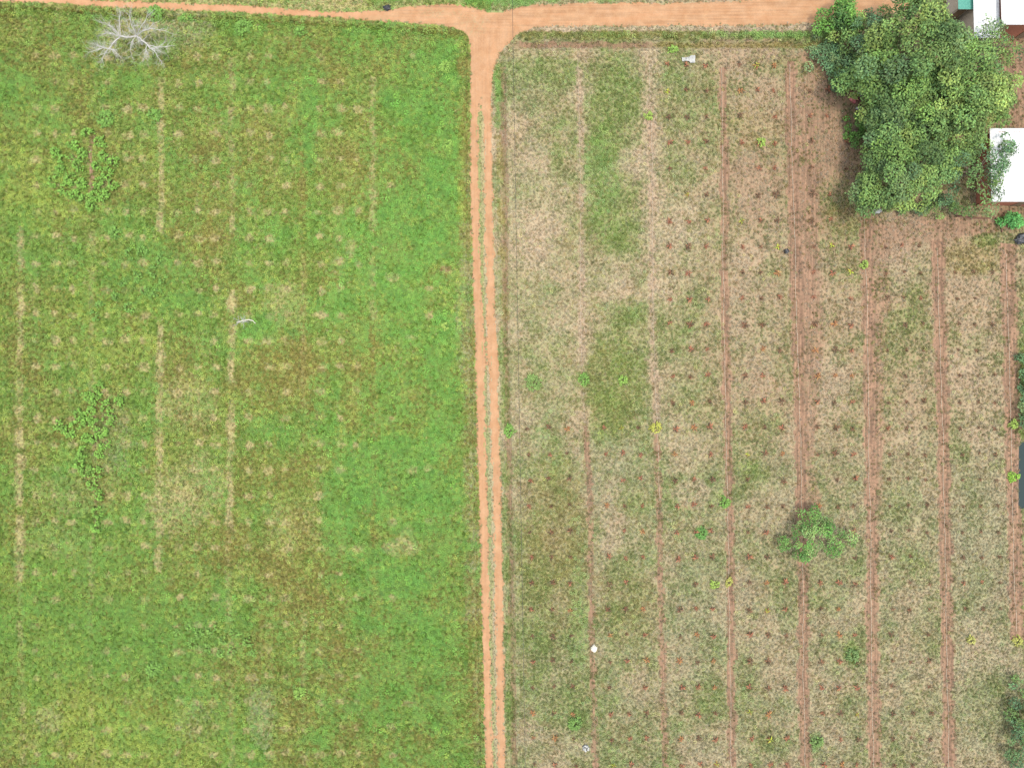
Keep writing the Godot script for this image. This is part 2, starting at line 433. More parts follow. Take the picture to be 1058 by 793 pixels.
func mix_at(px: float, py: float, out: PackedFloat32Array) -> void:
	var wx := px + noise_b.get_noise_2d(px + 500.0, py) * 1.6
	var q := clampi(int((wx - X0) / CELL + 0.5), 0, gw - 1)
	var j := clampi(int((py + noise_b.get_noise_2d(px, py + 900.0) * 1.6 - Y0) / CELL + 0.5), 0, gh - 1)
	var k := j * gw + q
	var sum := 0.0
	for c in NCAT:
		var v: float = maxf(0.0, wts[c][k])
		out[c] = v
		sum += v
	for c in NCAT:
		out[c] /= maxf(sum, 0.001)

func ground_h(px: float, py: float) -> float:
	var fx := clampf((px - X0) / CELL, 0.0, gw - 1.001)
	var fy := clampf((py - Y0) / CELL, 0.0, gh - 1.001)
	var q := int(fx)
	var j := int(fy)
	var k := j * gw + q
	var tx := fx - q
	var ty := fy - j
	return lerpf(lerpf(hgt[k], hgt[k + 1], tx), lerpf(hgt[k + gw], hgt[k + gw + 1], tx), ty)

# ---------------------------------------------------------------- ground sheet
func build_ground() -> void:
	var s := Soup.new()
	s.v.resize(gw * gh); s.n.resize(gw * gh); s.uv.resize(gw * gh)
	for j in gh:
		for q in gw:
			var k := j * gw + q
			s.v[k] = Vector3(gx(X0 + q * CELL), hgt[k], gz(Y0 + j * CELL))
			var a := hgt[j * gw + mini(q + 1, gw - 1)] - hgt[j * gw + maxi(q - 1, 0)]
			var b := hgt[mini(j + 1, gh - 1) * gw + q] - hgt[maxi(j - 1, 0) * gw + q]
			s.n[k] = Vector3(-a, 2.0 * CELL * S, -b).normalized()
			s.uv[k] = Vector2(float(q) / (gw - 1), float(j) / (gh - 1))
	s.i.resize((gw - 1) * (gh - 1) * 6)
	var t := 0
	for j in gh - 1:
		for q in gw - 1:
			var k := j * gw + q
			s.i[t] = k; s.i[t + 1] = k + 1; s.i[t + 2] = k + gw
			s.i[t + 3] = k + 1; s.i[t + 4] = k + gw + 1; s.i[t + 5] = k + gw
			t += 6
	# colour of soil, litter and low growth, one texel about 8 cm
	var tw := 1600
	var th := int(tw * (Y1 - Y0) / (X1 - X0))
	var data := PackedByteArray()
	data.resize(tw * th * 3)
	var m := PackedFloat32Array()
	m.resize(NCAT)
	var r2 := RandomNumberGenerator.new()
	r2.seed = 99
	for y in th:
		var py := Y0 + (Y1 - Y0) * (y + 0.5) / th
		for x in tw:
			var px := X0 + (X1 - X0) * (x + 0.5) / tw
			if x % 2 == 0:
				mix_at(px, py, m)
			var r := 0.0
			var g := 0.0
			var b := 0.0
			for c in NCAT:
				var p := STRAW if c == 1 and px < 500.0 else PAL[c]
				r += m[c] * p.r; g += m[c] * p.g; b += m[c] * p.b
			# litter and bare soil flecks show between the plants
			var f := noise_c.get_noise_2d(px * 2.0, py * 2.0)
			var so := clampf(0.22 + f * 0.7 + (m[3] - 0.3) * 0.9, 0.0, 1.0)
			r = lerpf(r, 0.262, so); g = lerpf(g, 0.160, so); b = lerpf(b, 0.103, so)
			var v := 1.0 + 0.34 * (r2.randf() - 0.5) + 0.25 * f
			if m[3] > 0.3: v *= 1.0 + 0.55 * m[3] * noise_c.get_noise_2d(px * 3.4 + 40.0, py * 0.16)
			var o := (y * tw + x) * 3
			data[o] = int(255.0 * sqrt(clampf(r * v, 0.0, 1.0)))
			data[o + 1] = int(255.0 * sqrt(clampf(g * v, 0.0, 1.0)))
			data[o + 2] = int(255.0 * sqrt(clampf(b * v, 0.0, 1.0)))
	var img := Image.create_from_data(tw, th, false, Image.FORMAT_RGB8, data)
	var mat := StandardMaterial3D.new()
	mat.albedo_texture = ImageTexture.create_from_image(img)
	mat.roughness = 0.95
	struct("ground", s.mesh(), mat)
	var far := PlaneMesh.new()
	far.size = Vector2(3000, 3000)
	var fm := noisy("far_ground", Color(0.10, 0.16, 0.04), Color(0.24, 0.20, 0.09), 0.02, 0.95, 0.02)
	var o := struct("surrounding_ground", far, fm)
	o.position.y = -0.9

# ---------------------------------------------------------------- dirt roads
func road_height(px: float, py: float) -> float:
	var h := 0.0
	if py > 60.0:
		var f := smoothstep(60.0, 120.0, py)
		var d := (px - track_mid(py)) / 7.0
		h = f * 0.05 * exp(-d * d * 4.0)
	return h + 0.012 * noise_c.get_noise_2d(px, py)
func build_roads() -> void:
	for which in 2:
		var s := Soup.new()
		var xa := -42.0 if which == 0 else 450.0
		var xb := 940.0 if which == 0 else 560.0
		var ya := -12.0 if which == 0 else 28.0
		var yb := 28.0 if which == 0 else 836.0
		var st := 1.0
		var w := int((xb - xa) / st) + 1
		var hh := int((yb - ya) / st) + 1
		var idx := {}
		var sd := PackedFloat32Array()
		sd.resize(w * hh)
		for j in hh:
			for q in w:
				var px := xa + q * st
				var py := ya + j * st
				sd[j * w + q] = road_sd(px, py) + 2.0 * noise_c.get_noise_2d(px * 1.3, py * 1.3) + 2.0 * noise_b.get_noise_2d(px, py)
		for j in hh - 1:
			for q in w - 1:
				var c := [j * w + q, j * w + q + 1, (j + 1) * w + q + 1, (j + 1) * w + q]
				var inside := 0
				for e in c:
					if sd[e] > 0.0: inside += 1
				if inside == 0: continue
				var ids := []
				for e in c:
					if not idx.has(e):
						var eq: int = e % w
						var ej: int = e / w
						var px := xa + eq * st
						var py := ya + ej * st
						if sd[e] < 0.0:
							var ddx := sd[mini(eq + 1, w - 1) + ej * w] - sd[maxi(eq - 1, 0) + ej * w]
							var ddy := sd[eq + mini(ej + 1, hh - 1) * w] - sd[eq + maxi(ej - 1, 0) * w]
							var gl := sqrt(ddx * ddx + ddy * ddy) + 0.001
							var mv := minf(-sd[e], 0.9)
							px += ddx / gl * mv
							if ej > 0 and ej < hh - 1: py += ddy / gl * mv
						idx[e] = s.v.size()
						var edge := clampf(sd[e] / 2.0, 0.0, 1.0)
						s.v.append(Vector3(gx(px), lerpf(ground_h(px, py) + 0.012, road_height(px, py), edge), gz(py)))
						var e2 := 0.6
						var nx := road_height(px + e2, py) - road_height(px - e2, py)
						var nz := road_height(px, py + e2) - road_height(px, py - e2)
						s.n.append(Vector3(-nx, 2.0 * e2 * S, -nz).normalized())
						s.uv.append(Vector2(gx(px) / 16.0, gz(py) / 16.0))
						s.c.append(road_tint(px, py) * Color(0.92, 0.95, 0.96))
					ids.append(idx[e])
				s.i.append_array(PackedInt32Array([ids[0], ids[1], ids[3], ids[1], ids[2], ids[3]]))
		struct("farm_road" if which == 0 else "farm_track", s.mesh(), road_material(which))

# wheel streaks, washed sand and stones: what lies on the road, told apart by its colour
func road_tint(px: float, py: float) -> Color:
	var along := smoothstep(24.0, 44.0, py)
	var s1 := noise_c.get_noise_2d(px * 0.10, py * 3.6)
	var s2 := noise_c.get_noise_2d(px * 3.2, py * 0.10)
	var st := lerpf(s1, s2, along)
	var c := Color(1, 1, 1) * (1.0 + lerpf(0.26, 0.12, along) * st)
	c = c.lerp(Color(1.12, 1.30, 1.42), (1.0 - smoothstep(330.0, 450.0, px)) * (1.0 - along) * 0.85)
	var stones := (1.0 - smoothstep(0.3, 1.4, pow((px - 487.0) / 18.0, 2.0) + pow((py - 25.0) / 13.0, 2.0))) + (1.0 - smoothstep(0.3, 1.4, pow((px - 455.0) / 24.0, 2.0) + pow((py - 13.0) / 6.0, 2.0)))
	stones *= smoothstep(-0.05, 0.3, noise_c.get_noise_2d(px * 3.0, py * 3.0))
	c = c.lerp(Color(0.92, 1.35, 1.85) * 0.95, clampf(stones, 0.0, 1.0) * 0.7)
	var sand := smoothstep(0.1, 0.5, noise_b.get_noise_2d(px * 1.4 + 70.0, py * 1.4))
	return c.lerp(Color(1.12, 1.20, 1.22), sand * 0.5)
func road_material(which: int) -> StandardMaterial3D:
	var n := FastNoiseLite.new()
	n.seed = 70
	n.frequency = 0.02
	n.fractal_octaves = 5
	var big := n.get_seamless_image(512, 512)
	n.frequency = 0.2
	n.seed = 80
	var fine := n.get_seamless_image(512, 512)
	var img := Image.create(512, 512, false, Image.FORMAT_RGB8)
	var r2 := RandomNumberGenerator.new()
	r2.seed = 5
	for y in 512:
		for x in 512:
			var a := big.get_pixel(x, y).r
			var b := fine.get_pixel(x, y).r
			var c := Color(0.365, 0.186, 0.090).lerp(Color(0.430, 0.240, 0.128), clampf(a * 1.3 - 0.15, 0.0, 1.0))
			c = c.lerp(Color(0.33, 0.24, 0.18), clampf((b - 0.60) * 3.0, 0.0, 0.6) * a)
			var v := 0.84 + 0.32 * r2.randf()
			img.set_pixel(x, y, Color(c.r * v, c.g * v, c.b * v).linear_to_srgb())
	var m := StandardMaterial3D.new()
	m.albedo_texture = ImageTexture.create_from_image(img)
	m.vertex_color_use_as_albedo = true
	m.roughness = 0.95
	m.cull_mode = BaseMaterial3D.CULL_DISABLED
	return m

# ---------------------------------------------------------------- grass and weeds that nobody could count
func grass_mesh(blades: int, length: float, width: float, spread: float, sd: int) -> ArrayMesh:
	var s := Soup.new()
	var r := RandomNumberGenerator.new()
	r.seed = sd
	for k in blades:
		var a := TAU * (k + r.randf() * 0.8) / blades
		var tilt := r.randf_range(0.25, 1.0) * spread
		var d := Vector3(cos(a) * sin(tilt), cos(tilt), sin(a) * sin(tilt))
		var b := Vector3(cos(a + 1.0), 0, sin(a + 1.0)) * r.randf_range(0.0, 0.09)
		var u := Vector3(-cos(a) * cos(tilt), sin(tilt), -sin(a) * cos(tilt))
		var l := length * r.randf_range(0.65, 1.15)
		var v := r.randf_range(0.8, 1.15)
		s.leaf(b - d * 0.02, d, u, l, width * r.randf_range(0.8, 1.2), l * 0.22, Color(v, v, v))
	return s.mesh()
func weed_mesh(leaves: int, radius: float, length: float, width: float, height: float, sd: int) -> ArrayMesh:
	var s := Soup.new()
	var r := RandomNumberGenerator.new()
	r.seed = sd
	for k in leaves:
		var a := TAU * (k * 0.381966 + r.randf() * 0.1)
		var rr := radius * sqrt((k + 0.5) / leaves)
		var h := height * (1.0 - 0.6 * rr * rr / (radius * radius)) * r.randf_range(0.75, 1.1)
		var p := Vector3(cos(a) * rr * 0.6, h, sin(a) * rr * 0.6)
		var d := Vector3(cos(a), r.randf_range(-0.25, 0.35), sin(a)).normalized()
		var v := r.randf_range(0.8, 1.2)
		s.leaf(p, d, Vector3(r.randf_range(-0.3, 0.3), 1, r.randf_range(-0.3, 0.3)).normalized(), length * r.randf_range(0.75, 1.15), width * r.randf_range(0.8, 1.15), length * 0.12, Color(v, v, v))
	return s.mesh()

class Copies:
	var buf := PackedFloat32Array()
	var n := 0
	func put(p: Vector3, turn: float, sc: float, sy: float, c: Color) -> void:
		if (n + 1) * 16 > buf.size():
			buf.resize(maxi(16384, buf.size() * 2))
		var o := n * 16
		var cs := cos(turn) * sc
		var sn := sin(turn) * sc
		buf[o] = cs; buf[o + 2] = sn; buf[o + 3] = p.x
		buf[o + 5] = sc * sy; buf[o + 7] = p.y
		buf[o + 8] = -sn; buf[o + 10] = cs; buf[o + 11] = p.z
		buf[o + 12] = c.r; buf[o + 13] = c.g; buf[o + 14] = c.b; buf[o + 15] = 1.0
		n += 1
func scatter(called: String, cp: Copies, mesh: Mesh, label: String, category: String) -> void:
	var mm := MultiMesh.new()
	mm.transform_format = MultiMesh.TRANSFORM_3D
	mm.use_colors = true
	mm.mesh = mesh
	mm.instance_count = cp.n
	mm.buffer = cp.buf.slice(0, cp.n * 16)
	var o := MultiMeshInstance3D.new()
	o.name = numbered(called)
	o.multimesh = mm
	o.material_override = leafy("cover", 0.3)
	add_child(o)
	o.set_meta("kind", "stuff")
	tag(o, label, category)

func build_cover() -> void:
	var green := Copies.new()
	var dry := Copies.new()
	var leaf := Copies.new()
	var m := PackedFloat32Array()
	m.resize(NCAT)
	var st := 1.68
	var nx := int((X1 - X0 - 12.0) / st)
	var ny := int((Y1 - Y0 - 12.0) / st)
	for j in ny:
		for q in nx:
			var px := X0 + 6.0 + (q + rng.randf()) * st
			var py := Y0 + 6.0 + (j + rng.randf()) * st
			var sd := -9.0
			if py < 60.0 or absf(px - 505.0) < 60.0:
				sd = road_sd(px, py)
			if sd > 0.0:
				# thin growth on the verge and along the middle of the track
				var ok := sd < 2.2 and rng.randf() < 0.42 * (1.0 - sd / 2.4)
				if not ok: continue
			if px > 1055.5 and py > 458.0 and py < 526.0: continue
			mix_at(px, py, m)
			# each plant is of one sort; sorts gather in drifts
			var best := -1.0
			var cat := 0
			for c in NCAT:
				if m[c] <= 0.0: continue
				var v := m[c] * exp(1.0 * noise_c.get_noise_2d(px * 1.3 + c * 177.0, py * 1.3 - c * 91.0) + 2.2 * noise_b.get_noise_2d(px * 0.6 + c * 311.0, py * 0.6 + c * 57.0)) * -1.0 / log(maxf(0.0001, rng.randf()))
				if v > best:
					best = v
					cat = c
			if cat == 3 and rng.randf() < 0.90: continue
			if cat == 1 and rng.randf() < 0.15: continue
			var p := PAL[cat]
			var left := px < 500.0
			if left and cat == 1: p = STRAW
			if cat == 3: p = PAL[1]
			if sd > 0.0 and cat != 1: p = PAL[4].lerp(PAL[0], 0.35)
			var mr := 0.0
			var mg := 0.0
			var mb := 0.0
			for c in NCAT:
				var pc := STRAW if left and c == 1 else PAL[c]
				mr += m[c] * pc.r; mg += m[c] * pc.g; mb += m[c] * pc.b
			if sd <= 0.0: p = p.lerp(Color(mr, mg, mb), 0.45 if left else 0.66)
			if py > 100.0 and absf(px - track_mid(py)) < 4.5: p = p.lerp(Color(0.27, 0.235, 0.14), 0.7)
			var lum := rng.randf_range(0.64, 1.40) if left else rng.randf_range(0.74, 1.28) * (1.0 + 0.22 * noise_a.get_noise_2d(px * 3.0, py * 3.0))
			var hue := rng.randf_range(-0.10, 0.10)
			var col := Color(p.r * lum * (1.0 + hue), p.g * lum, p.b * lum * (1.0 - hue))
			var pos := on_ground(px, py, -0.01)
			if sd > 0.3: pos.y = road_height(px, py) - 0.005
			var turn := rng.randf() * TAU
			var sc := rng.randf_range(0.6, 1.15)
			if sd > 0.0: sc *= 0.7
			elif py > 100.0 and absf(px - track_mid(py)) < 5.0: sc *= 0.62
			if px > 535.0 and px < 856.0 and py > 33.0 and py < 44.0: sc *= 1.3
			if px < 480.0 and py < 34.0 and py > pl(HB, px) + 4.0 and py < pl(HB, px) + 16.0: sc *= 1.3
			if cat == 5 or (cat == 6 and rng.randf() < 0.5) or (cat == 0 and px < 480.0 and rng.randf() < 0.2):
				if left and cat != 6 and rng.randf() < 0.03:
					sc *= 1.4
					col = Color(col.r * 1.08, col.g * 1.12, col.b)
				leaf.put(pos, turn, sc, rng.randf_range(0.7, 1.5), col)
			elif cat == 1 or cat == 4 or cat == 3:
				dry.put(pos, turn, sc, rng.randf_range(0.5, 1.1), col)
			else:
				green.put(pos, turn, sc, rng.randf_range(0.7, 1.5), col)
	print("cover ", green.n, " ", dry.n, " ", leaf.n)
	scatter("green_grass", green, grass_mesh(11, 0.215, 0.055, 1.15, 1), "green and olive grass growing over both fields", "grass")
	scatter("dry_grass", dry, grass_mesh(11, 0.20, 0.052, 1.30, 2), "pale dry grass lying over the fields", "dry grass")
	scatter("low_weeds", leaf, weed_mesh(9, 0.19, 0.15, 0.105, 0.16, 3), "low leafy green weeds spread through the grass", "weeds")

# ---------------------------------------------------------------- trees
func limb_mesh(a: Vector3, b: Vector3, ra: float, rb: float, r: RandomNumberGenerator, sag := 0.08) -> ArrayMesh:
	var s := Soup.new()
	var pts := []
	var rad := []
	var n := 6
	var d := a.distance_to(b)
	for k in n:
		var t := float(k) / (n - 1)
		var p := a.lerp(b, t)
		if k > 0 and k < n - 1:
			p += Vector3(r.randf_range(-1, 1), r.randf_range(-0.5, 1), r.randf_range(-1, 1)) * d * 0.035
		p.y += sin(t * PI) * d * sag
		pts.append(p)
		rad.append(lerpf(ra, rb, pow(t, 0.8)))
	s.tube(pts, rad, 7)
	return s.mesh()

# lobes: [centre, radius]; leaves sit on the lobes' outsides, facing mostly up and out
func crown_mesh(lobes: Array, tones: Array, leaf_len: float, leaf_wid: float, density: float, r: RandomNumberGenerator, low := -0.35) -> ArrayMesh:
	var s := Soup.new()
	for lb in lobes:
		var rad: float = lb[1]
		var tone: Color = tones[r.randi() % tones.size()] * r.randf_range(1.0, 2.0)
		var count := int(5.0 * density * rad * rad / (leaf_len * leaf_wid))
		for k in count:
			var z := r.randf_range(low, 1.0)
			var a := r.randf() * TAU
			var q := sqrt(1.0 - z * z)
			var dir := Vector3(q * cos(a), z, q * sin(a))
			var rr := rad * r.randf_range(0.62, 1.08) * (1.0 + 0.22 * noise_c.get_noise_3d(dir.x * 14.0 + lb[0].x * 9.0, dir.y * 14.0, dir.z * 14.0 + lb[0].z * 9.0))
			var p: Vector3 = lb[0] + Vector3(dir.x * rr, dir.y * rr * 0.72, dir.z * rr)
			var u := (dir * 0.55 + Vector3(r.randf_range(-0.7, 0.7), 0.75, r.randf_range(-0.7, 0.7))).normalized()
			var a2 := r.randf() * TAU
			var d := Vector3(cos(a2), r.randf_range(-0.5, 0.15), sin(a2))
			d = (d - u * d.dot(u)).normalized()
			var v := r.randf_range(0.55, 1.35)
			var y := r.randf_range(-0.12, 0.14)
			var l := leaf_len * r.randf_range(0.65, 1.2)
			s.leaf(p, d, u, l, leaf_wid * r.randf_range(0.75, 1.2), l * 0.15, Color(tone.r * v * (1.0 + y), tone.g * v, tone.b * v * (1.0 - y)))
	return s.mesh()

# spec: crown ellipse as it shows from above (cx, cy, rx, ry), low and high edge of the crown, lobes, trunk radius
func tree(called: String, label: String, cx: float, cy: float, rx: float, ry: float, hlow: float, hhigh: float, nl: int, lr: Vector2, tones: Array, ll: float, lw: float, dens: float, sd: int, group := "", trunk_r := 0.25) -> Node3D:
	var r := RandomNumberGenerator.new()
	r.seed = sd
	var hm := (hlow + hhigh) * 0.5
	var base := at(cx, cy, hm)
	var bpx := base.x / S + 529.0
	var bpy := base.z / S + 396.5
	base.y = ground_h(bpx, bpy)
	var t := thing(called, label, "shrub" if hhigh < 3.2 else "tree", base, group)
	var lobes := []
	var guard := 0
	while lobes.size() < nl and guard < nl * 30:
		guard += 1
		var a := r.randf() * TAU
		var d := sqrt(r.randf())
		var wob := 1.0 + 0.28 * sin(a * 3.0 + sd) + 0.14 * sin(a * 7.0 + sd * 2.0)
		var rad := r.randf_range(lr.x, lr.y)
		var h := lerpf(hhigh - rad * 0.7, hlow, pow(d, 2.0)) + r.randf_range(-0.26, 0.16) * (hhigh - hlow)
		var p := Vector3(cos(a) * d * (rx * S * wob - rad * 0.55), h, sin(a) * d * (ry * S * wob - rad * 0.55))
		p.x *= 1.0 - hm / CAM_H
		p.z *= 1.0 - hm / CAM_H
		var ok := true
		for o in lobes:
			if o[0].distance_to(p) < (o[1] + rad) * 0.5: ok = false
		if ok: lobes.append([p, rad])
	part("crown", crown_mesh(lobes, tones, ll, lw, dens, r), leafy("foliage", 0.35), t)
	var bark := noisy("bark", Color(0.10, 0.075, 0.05), Color(0.24, 0.19, 0.14), 0.03, 0.95, 0.6)
	var fork := Vector3(r.randf_range(-0.2, 0.2), hlow * 0.55, r.randf_range(-0.2, 0.2))
	var s := Soup.new()
	s.tube([Vector3(0, -0.25, 0), Vector3(0, 0.12, 0), fork * 0.5, fork, Vector3(fork.x * 1.4, lerpf(hlow, hhigh, 0.45), fork.z * 1.4)], [trunk_r * 1.5, trunk_r * 1.15, trunk_r, trunk_r * 0.85, trunk_r * 0.35], 9)
	part("trunk", s.mesh(), bark, t)
	for k in mini(lobes.size(), 16):
		var lb = lobes[k]
		part("limb", limb_mesh(fork + Vector3(0, r.randf_range(0.0, 0.2) * hhigh, 0), lb[0], trunk_r * r.randf_range(0.35, 0.5), 0.02, r), bark, t)
	return t

func build_trees() -> void:
	var deep := [Color(0.066, 0.122, 0.034), Color(0.082, 0.145, 0.040), Color(0.098, 0.168, 0.042), Color(0.060, 0.110, 0.040), Color(0.090, 0.145, 0.050)]
	var mid := [Color(0.100, 0.178, 0.040), Color(0.120, 0.196, 0.050), Color(0.086, 0.152, 0.040), Color(0.145, 0.210, 0.052)]
	var blue := [Color(0.070, 0.140, 0.062), Color(0.085, 0.165, 0.070), Color(0.060, 0.120, 0.050), Color(0.11, 0.17, 0.07)]
	var bright := [Color(0.065, 0.150, 0.026), Color(0.080, 0.175, 0.032), Color(0.055, 0.125, 0.028)]
	var gname := "trees of the grove by the sheds"
	tree("broadleaf_tree", "largest dark green tree of the grove, by the upper road", 958, 52, 66, 58, 4.6, 9.6, 70, Vector2(0.85, 1.55), deep + mid, 0.34, 0.18, 2.6, 101, gname, 0.34)
	tree("broadleaf_tree", "dense green tree at the grove's lower corner beside the tilled soil", 938, 168, 52, 50, 3.4, 7.2, 52, Vector2(0.8, 1.4), mid + deep, 0.32, 0.17, 2.6, 102, gname, 0.28)
	tree("broadleaf_tree", "yellowish green tree in the grove between the two white roofs", 1008, 104, 44, 46, 4.0, 8.0, 44, Vector2(0.8, 1.4), mid + mid + [Color(0.145, 0.165, 0.040)], 0.32, 0.17, 2.5, 103, gname, 0.28)
	tree("broadleaf_tree", "thin leaved tree reaching over the white roof's corner", 1014, 172, 44, 40, 3.2, 6.6, 46, Vector2(0.5, 1.0), deep + blue, 0.28, 0.14, 1.2, 104, gname, 0.22)
	tree("broadleaf_tree", "green tree filling the middle of the grove's left side", 926, 108, 28, 40, 3.0, 6.4, 30, Vector2(0.8, 1.3), deep + mid, 0.32, 0.17, 2.4, 105, gname, 0.24)
	tree("broadleaf_tree", "mid green tree enclosed by the other trees at the grove's centre", 968, 118, 30, 28, 3.4, 6.8, 26, Vector2(0.7, 1.2), deep + mid, 0.32, 0.17, 2.4, 116, gname, 0.24)
	tree("broadleaf_tree", "bright green small tree at the end of the upper road", 872, 14, 20, 20, 1.8, 4.2, 22, Vector2(0.6, 1.0), bright, 0.32, 0.17, 2.4, 106, gname, 0.16)
	tree("broadleaf_tree", "loose pale green tree in front of the grey roof", 1030, 40, 30, 28, 3.4, 5.6, 30, Vector2(0.45, 0.95), mid + blue, 0.28, 0.13, 0.75, 107, gname, 0.18)
	tree("broadleaf_tree", "blue-green low tree between the bright small tree and the largest tree", 898, 42, 26, 44, 2.0, 4.8, 34, Vector2(0.55, 1.05), blue + mid, 0.30, 0.15, 2.0, 117, gname, 0.18)
	tree("leafy_shrub", "blue-green shrub patch at the grove's edge below the road end", 858, 56, 24, 18, 0.5, 1.7, 26, Vector2(0.4, 0.75), blue, 0.26, 0.13, 1.9, 108, "shrubs along the grove", 0.06)
	tree("leafy_shrub", "grey-green shrub patch reaching down the grove's left edge", 872, 80, 16, 14, 0.5, 1.6, 22, Vector2(0.4, 0.75), blue + deep, 0.26, 0.13, 1.7, 109, "shrubs along the grove", 0.06)
	tree("leafy_shrub", "vivid green shrub below the pink cloth at the grove edge", 886, 132, 11, 22, 0.4, 1.4, 14, Vector2(0.35, 0.6), bright, 0.24, 0.11, 2.2, 110, "shrubs along the grove", 0.05)
	tree("leafy_shrub", "green shrub at the grove's lower left corner", 898, 190, 13, 26, 0.6, 1.9, 14, Vector2(0.4, 0.7), bright + blue, 0.26, 0.12, 2.0, 111, "shrubs along the grove", 0.06)
	tree("leafy_shrub", "low green shrub under the grove's bottom edge", 965, 212, 36, 12, 0.5, 2.0, 22, Vector2(0.4, 0.7), mid + blue, 0.28, 0.13, 1.8, 112, "shrubs along the grove", 0.06)
	tree("leafy_shrub", "round bright green bush below the white roof", 1048, 226, 11, 9, 0.5, 1.6, 14, Vector2(0.3, 0.5), [Color(0.06, 0.20, 0.05), Color(0.08, 0.24, 0.06)], 0.24, 0.11, 2.6, 113, "", 0.05)
	tree("leafy_shrub", "dark shrub at the field's lower right corner", 1062, 752, 20, 42, 0.9, 2.4, 30, Vector2(0.4, 0.8), blue + deep, 0.26, 0.13, 1.9, 114, "", 0.07)
	tree("leafy_shrub", "dark green growth on the bank above the pond", 1072, 395, 18, 42, 0.5, 1.8, 26, Vector2(0.4, 0.8), blue + deep, 0.26, 0.13, 1.9, 115, "", 0.07)
	# the lone young tree on the fifth furrow: two leaf masses, the left one darker
	var lone := tree("young_tree", "lone young green tree standing on a bare furrow in the planted field", 845, 555, 33, 27, 1.4, 3.4, 44, Vector2(0.40, 0.72), [Color(0.075, 0.18, 0.035), Color(0.10, 0.20, 0.045), Color(0.14, 0.225, 0.07)], 0.26, 0.12, 1.5, 120, "", 0.10)
	lone.set_meta("category", "tree")
	bare_tree()

func twig(s: Soup, a: Vector3, d: Vector3, length: float, rad: float, depth: int, r: RandomNumberGenerator) -> void:
	var pts := [a]
	var rr := [rad]
	var p := a
	var dir := d
	var n := 4
	for k in n:
		dir = (dir + Vector3(r.randf_range(-0.25, 0.25), r.randf_range(-0.16, 0.2), r.randf_range(-0.25, 0.25))).normalized()
		p += dir * length / n
		pts.append(p)
		rr.append(lerpf(rad, rad * 0.35, float(k + 1) / n))
	s.tube(pts, rr, 5)
	if depth > 0:
		for k in (5 if depth > 1 else 4):
			var q := r.randi_range(1, n)
			var nd := (dir + Vector3(r.randf_range(-0.95, 0.95), r.randf_range(-0.3, 0.55), r.randf_range(-0.95, 0.95))).normalized()
			twig(s, pts[q], nd, length * r.randf_range(0.38, 0.6), rr[q] * 0.6, depth - 1, r)

func bare_tree() -> void:
	var r := RandomNumberGenerator.new()
	r.seed = 77
	var base := on_ground(147, 45)
	var t := thing("bare_tree", "leafless pale grey tree beside the upper road", "tree", base)
	var bark := noisy("grey_bark", Color(0.37, 0.355, 0.335), Color(0.58, 0.565, 0.54), 0.05, 0.9, 0.8)
	var fork := at(141, 37, 2.0) - base
	var s := Soup.new()
	s.tube([Vector3(0, -0.2, 0), Vector3(0, 0.1, 0), fork * 0.5 + Vector3(0.05, 0, 0), fork], [0.26, 0.2, 0.17, 0.15], 8)
	part("trunk", s.mesh(), bark, t)
	var n1 := at(124, 37, 2.9) - base
	var n2 := at(112, 50, 2.8) - base
	var n3 := at(152, 46, 2.6) - base
	# limbs: from fork, tip, thickness at the start
	for e in [[0, 124, 37, 2.9, 0.12], [1, 112, 50, 2.8, 0.09], [0, 152, 46, 2.6, 0.10], [1, 109, 34, 3.4, 0.08], [1, 123, 8, 3.8, 0.06], [1, 102, 22, 3.2, 0.05], [2, 92, 54, 3.3, 0.06], [2, 126, 61, 3.0, 0.055], [2, 98, 46, 3.1, 0.05], [2, 107, 67, 2.6, 0.04],
		[0, 135, 9, 4.2, 0.06], [0, 155, 13, 3.8, 0.055], [0, 163, 23, 3.5, 0.055], [0, 178, 35, 3.2, 0.06], [3, 176, 47, 2.9, 0.06], [3, 167, 66, 2.9, 0.06], [3, 152, 62, 2.4, 0.05], [0, 138, 63, 2.6, 0.05], [0, 144, 26, 4.8, 0.07], [3, 172, 56, 2.6, 0.04], [0, 130, 20, 4.0, 0.045], [1, 116, 28, 3.8, 0.045]]:
		var a: Vector3 = [fork, n1, n2, n3][e[0]]
		var tip := at(e[1], e[2], e[3]) - base
		var ls := Soup.new()
		var d := tip - a
		var pts := [a]
		var rr := [e[4] * 0.85]
		var end_r: float = e[4] * 0.85 * (0.72 if e[4] > 0.085 else 0.22)
		var bend := Vector3(r.randf_range(-0.3, 0.3), r.randf_range(0.05, 0.35), r.randf_range(-0.3, 0.3)) * d.length() * 0.4
		for k in 6:
			var f := (k + 1) / 6.0
			var p: Vector3 = a + d * f + bend * sin(f * PI)
			if k < 5: p += Vector3(r.randf_range(-0.1, 0.1), r.randf_range(-0.05, 0.05), r.randf_range(-0.1, 0.1))
			pts.append(p)
			rr.append(lerpf(e[4] * 0.85, end_r, f))
		ls.tube(pts, rr, 6)
		for k in 22:
			var q := r.randi_range(1, 6)
			var nd := (d.normalized() + Vector3(r.randf_range(-1.1, 1.1), r.randf_range(-0.3, 0.5), r.randf_range(-1.1, 1.1))).normalized()
			twig(ls, pts[q], nd, r.randf_range(0.5, 1.25), minf(rr[q] * 0.5, 0.017), 1, r)
		part("limb", ls.mesh(), bark, t)

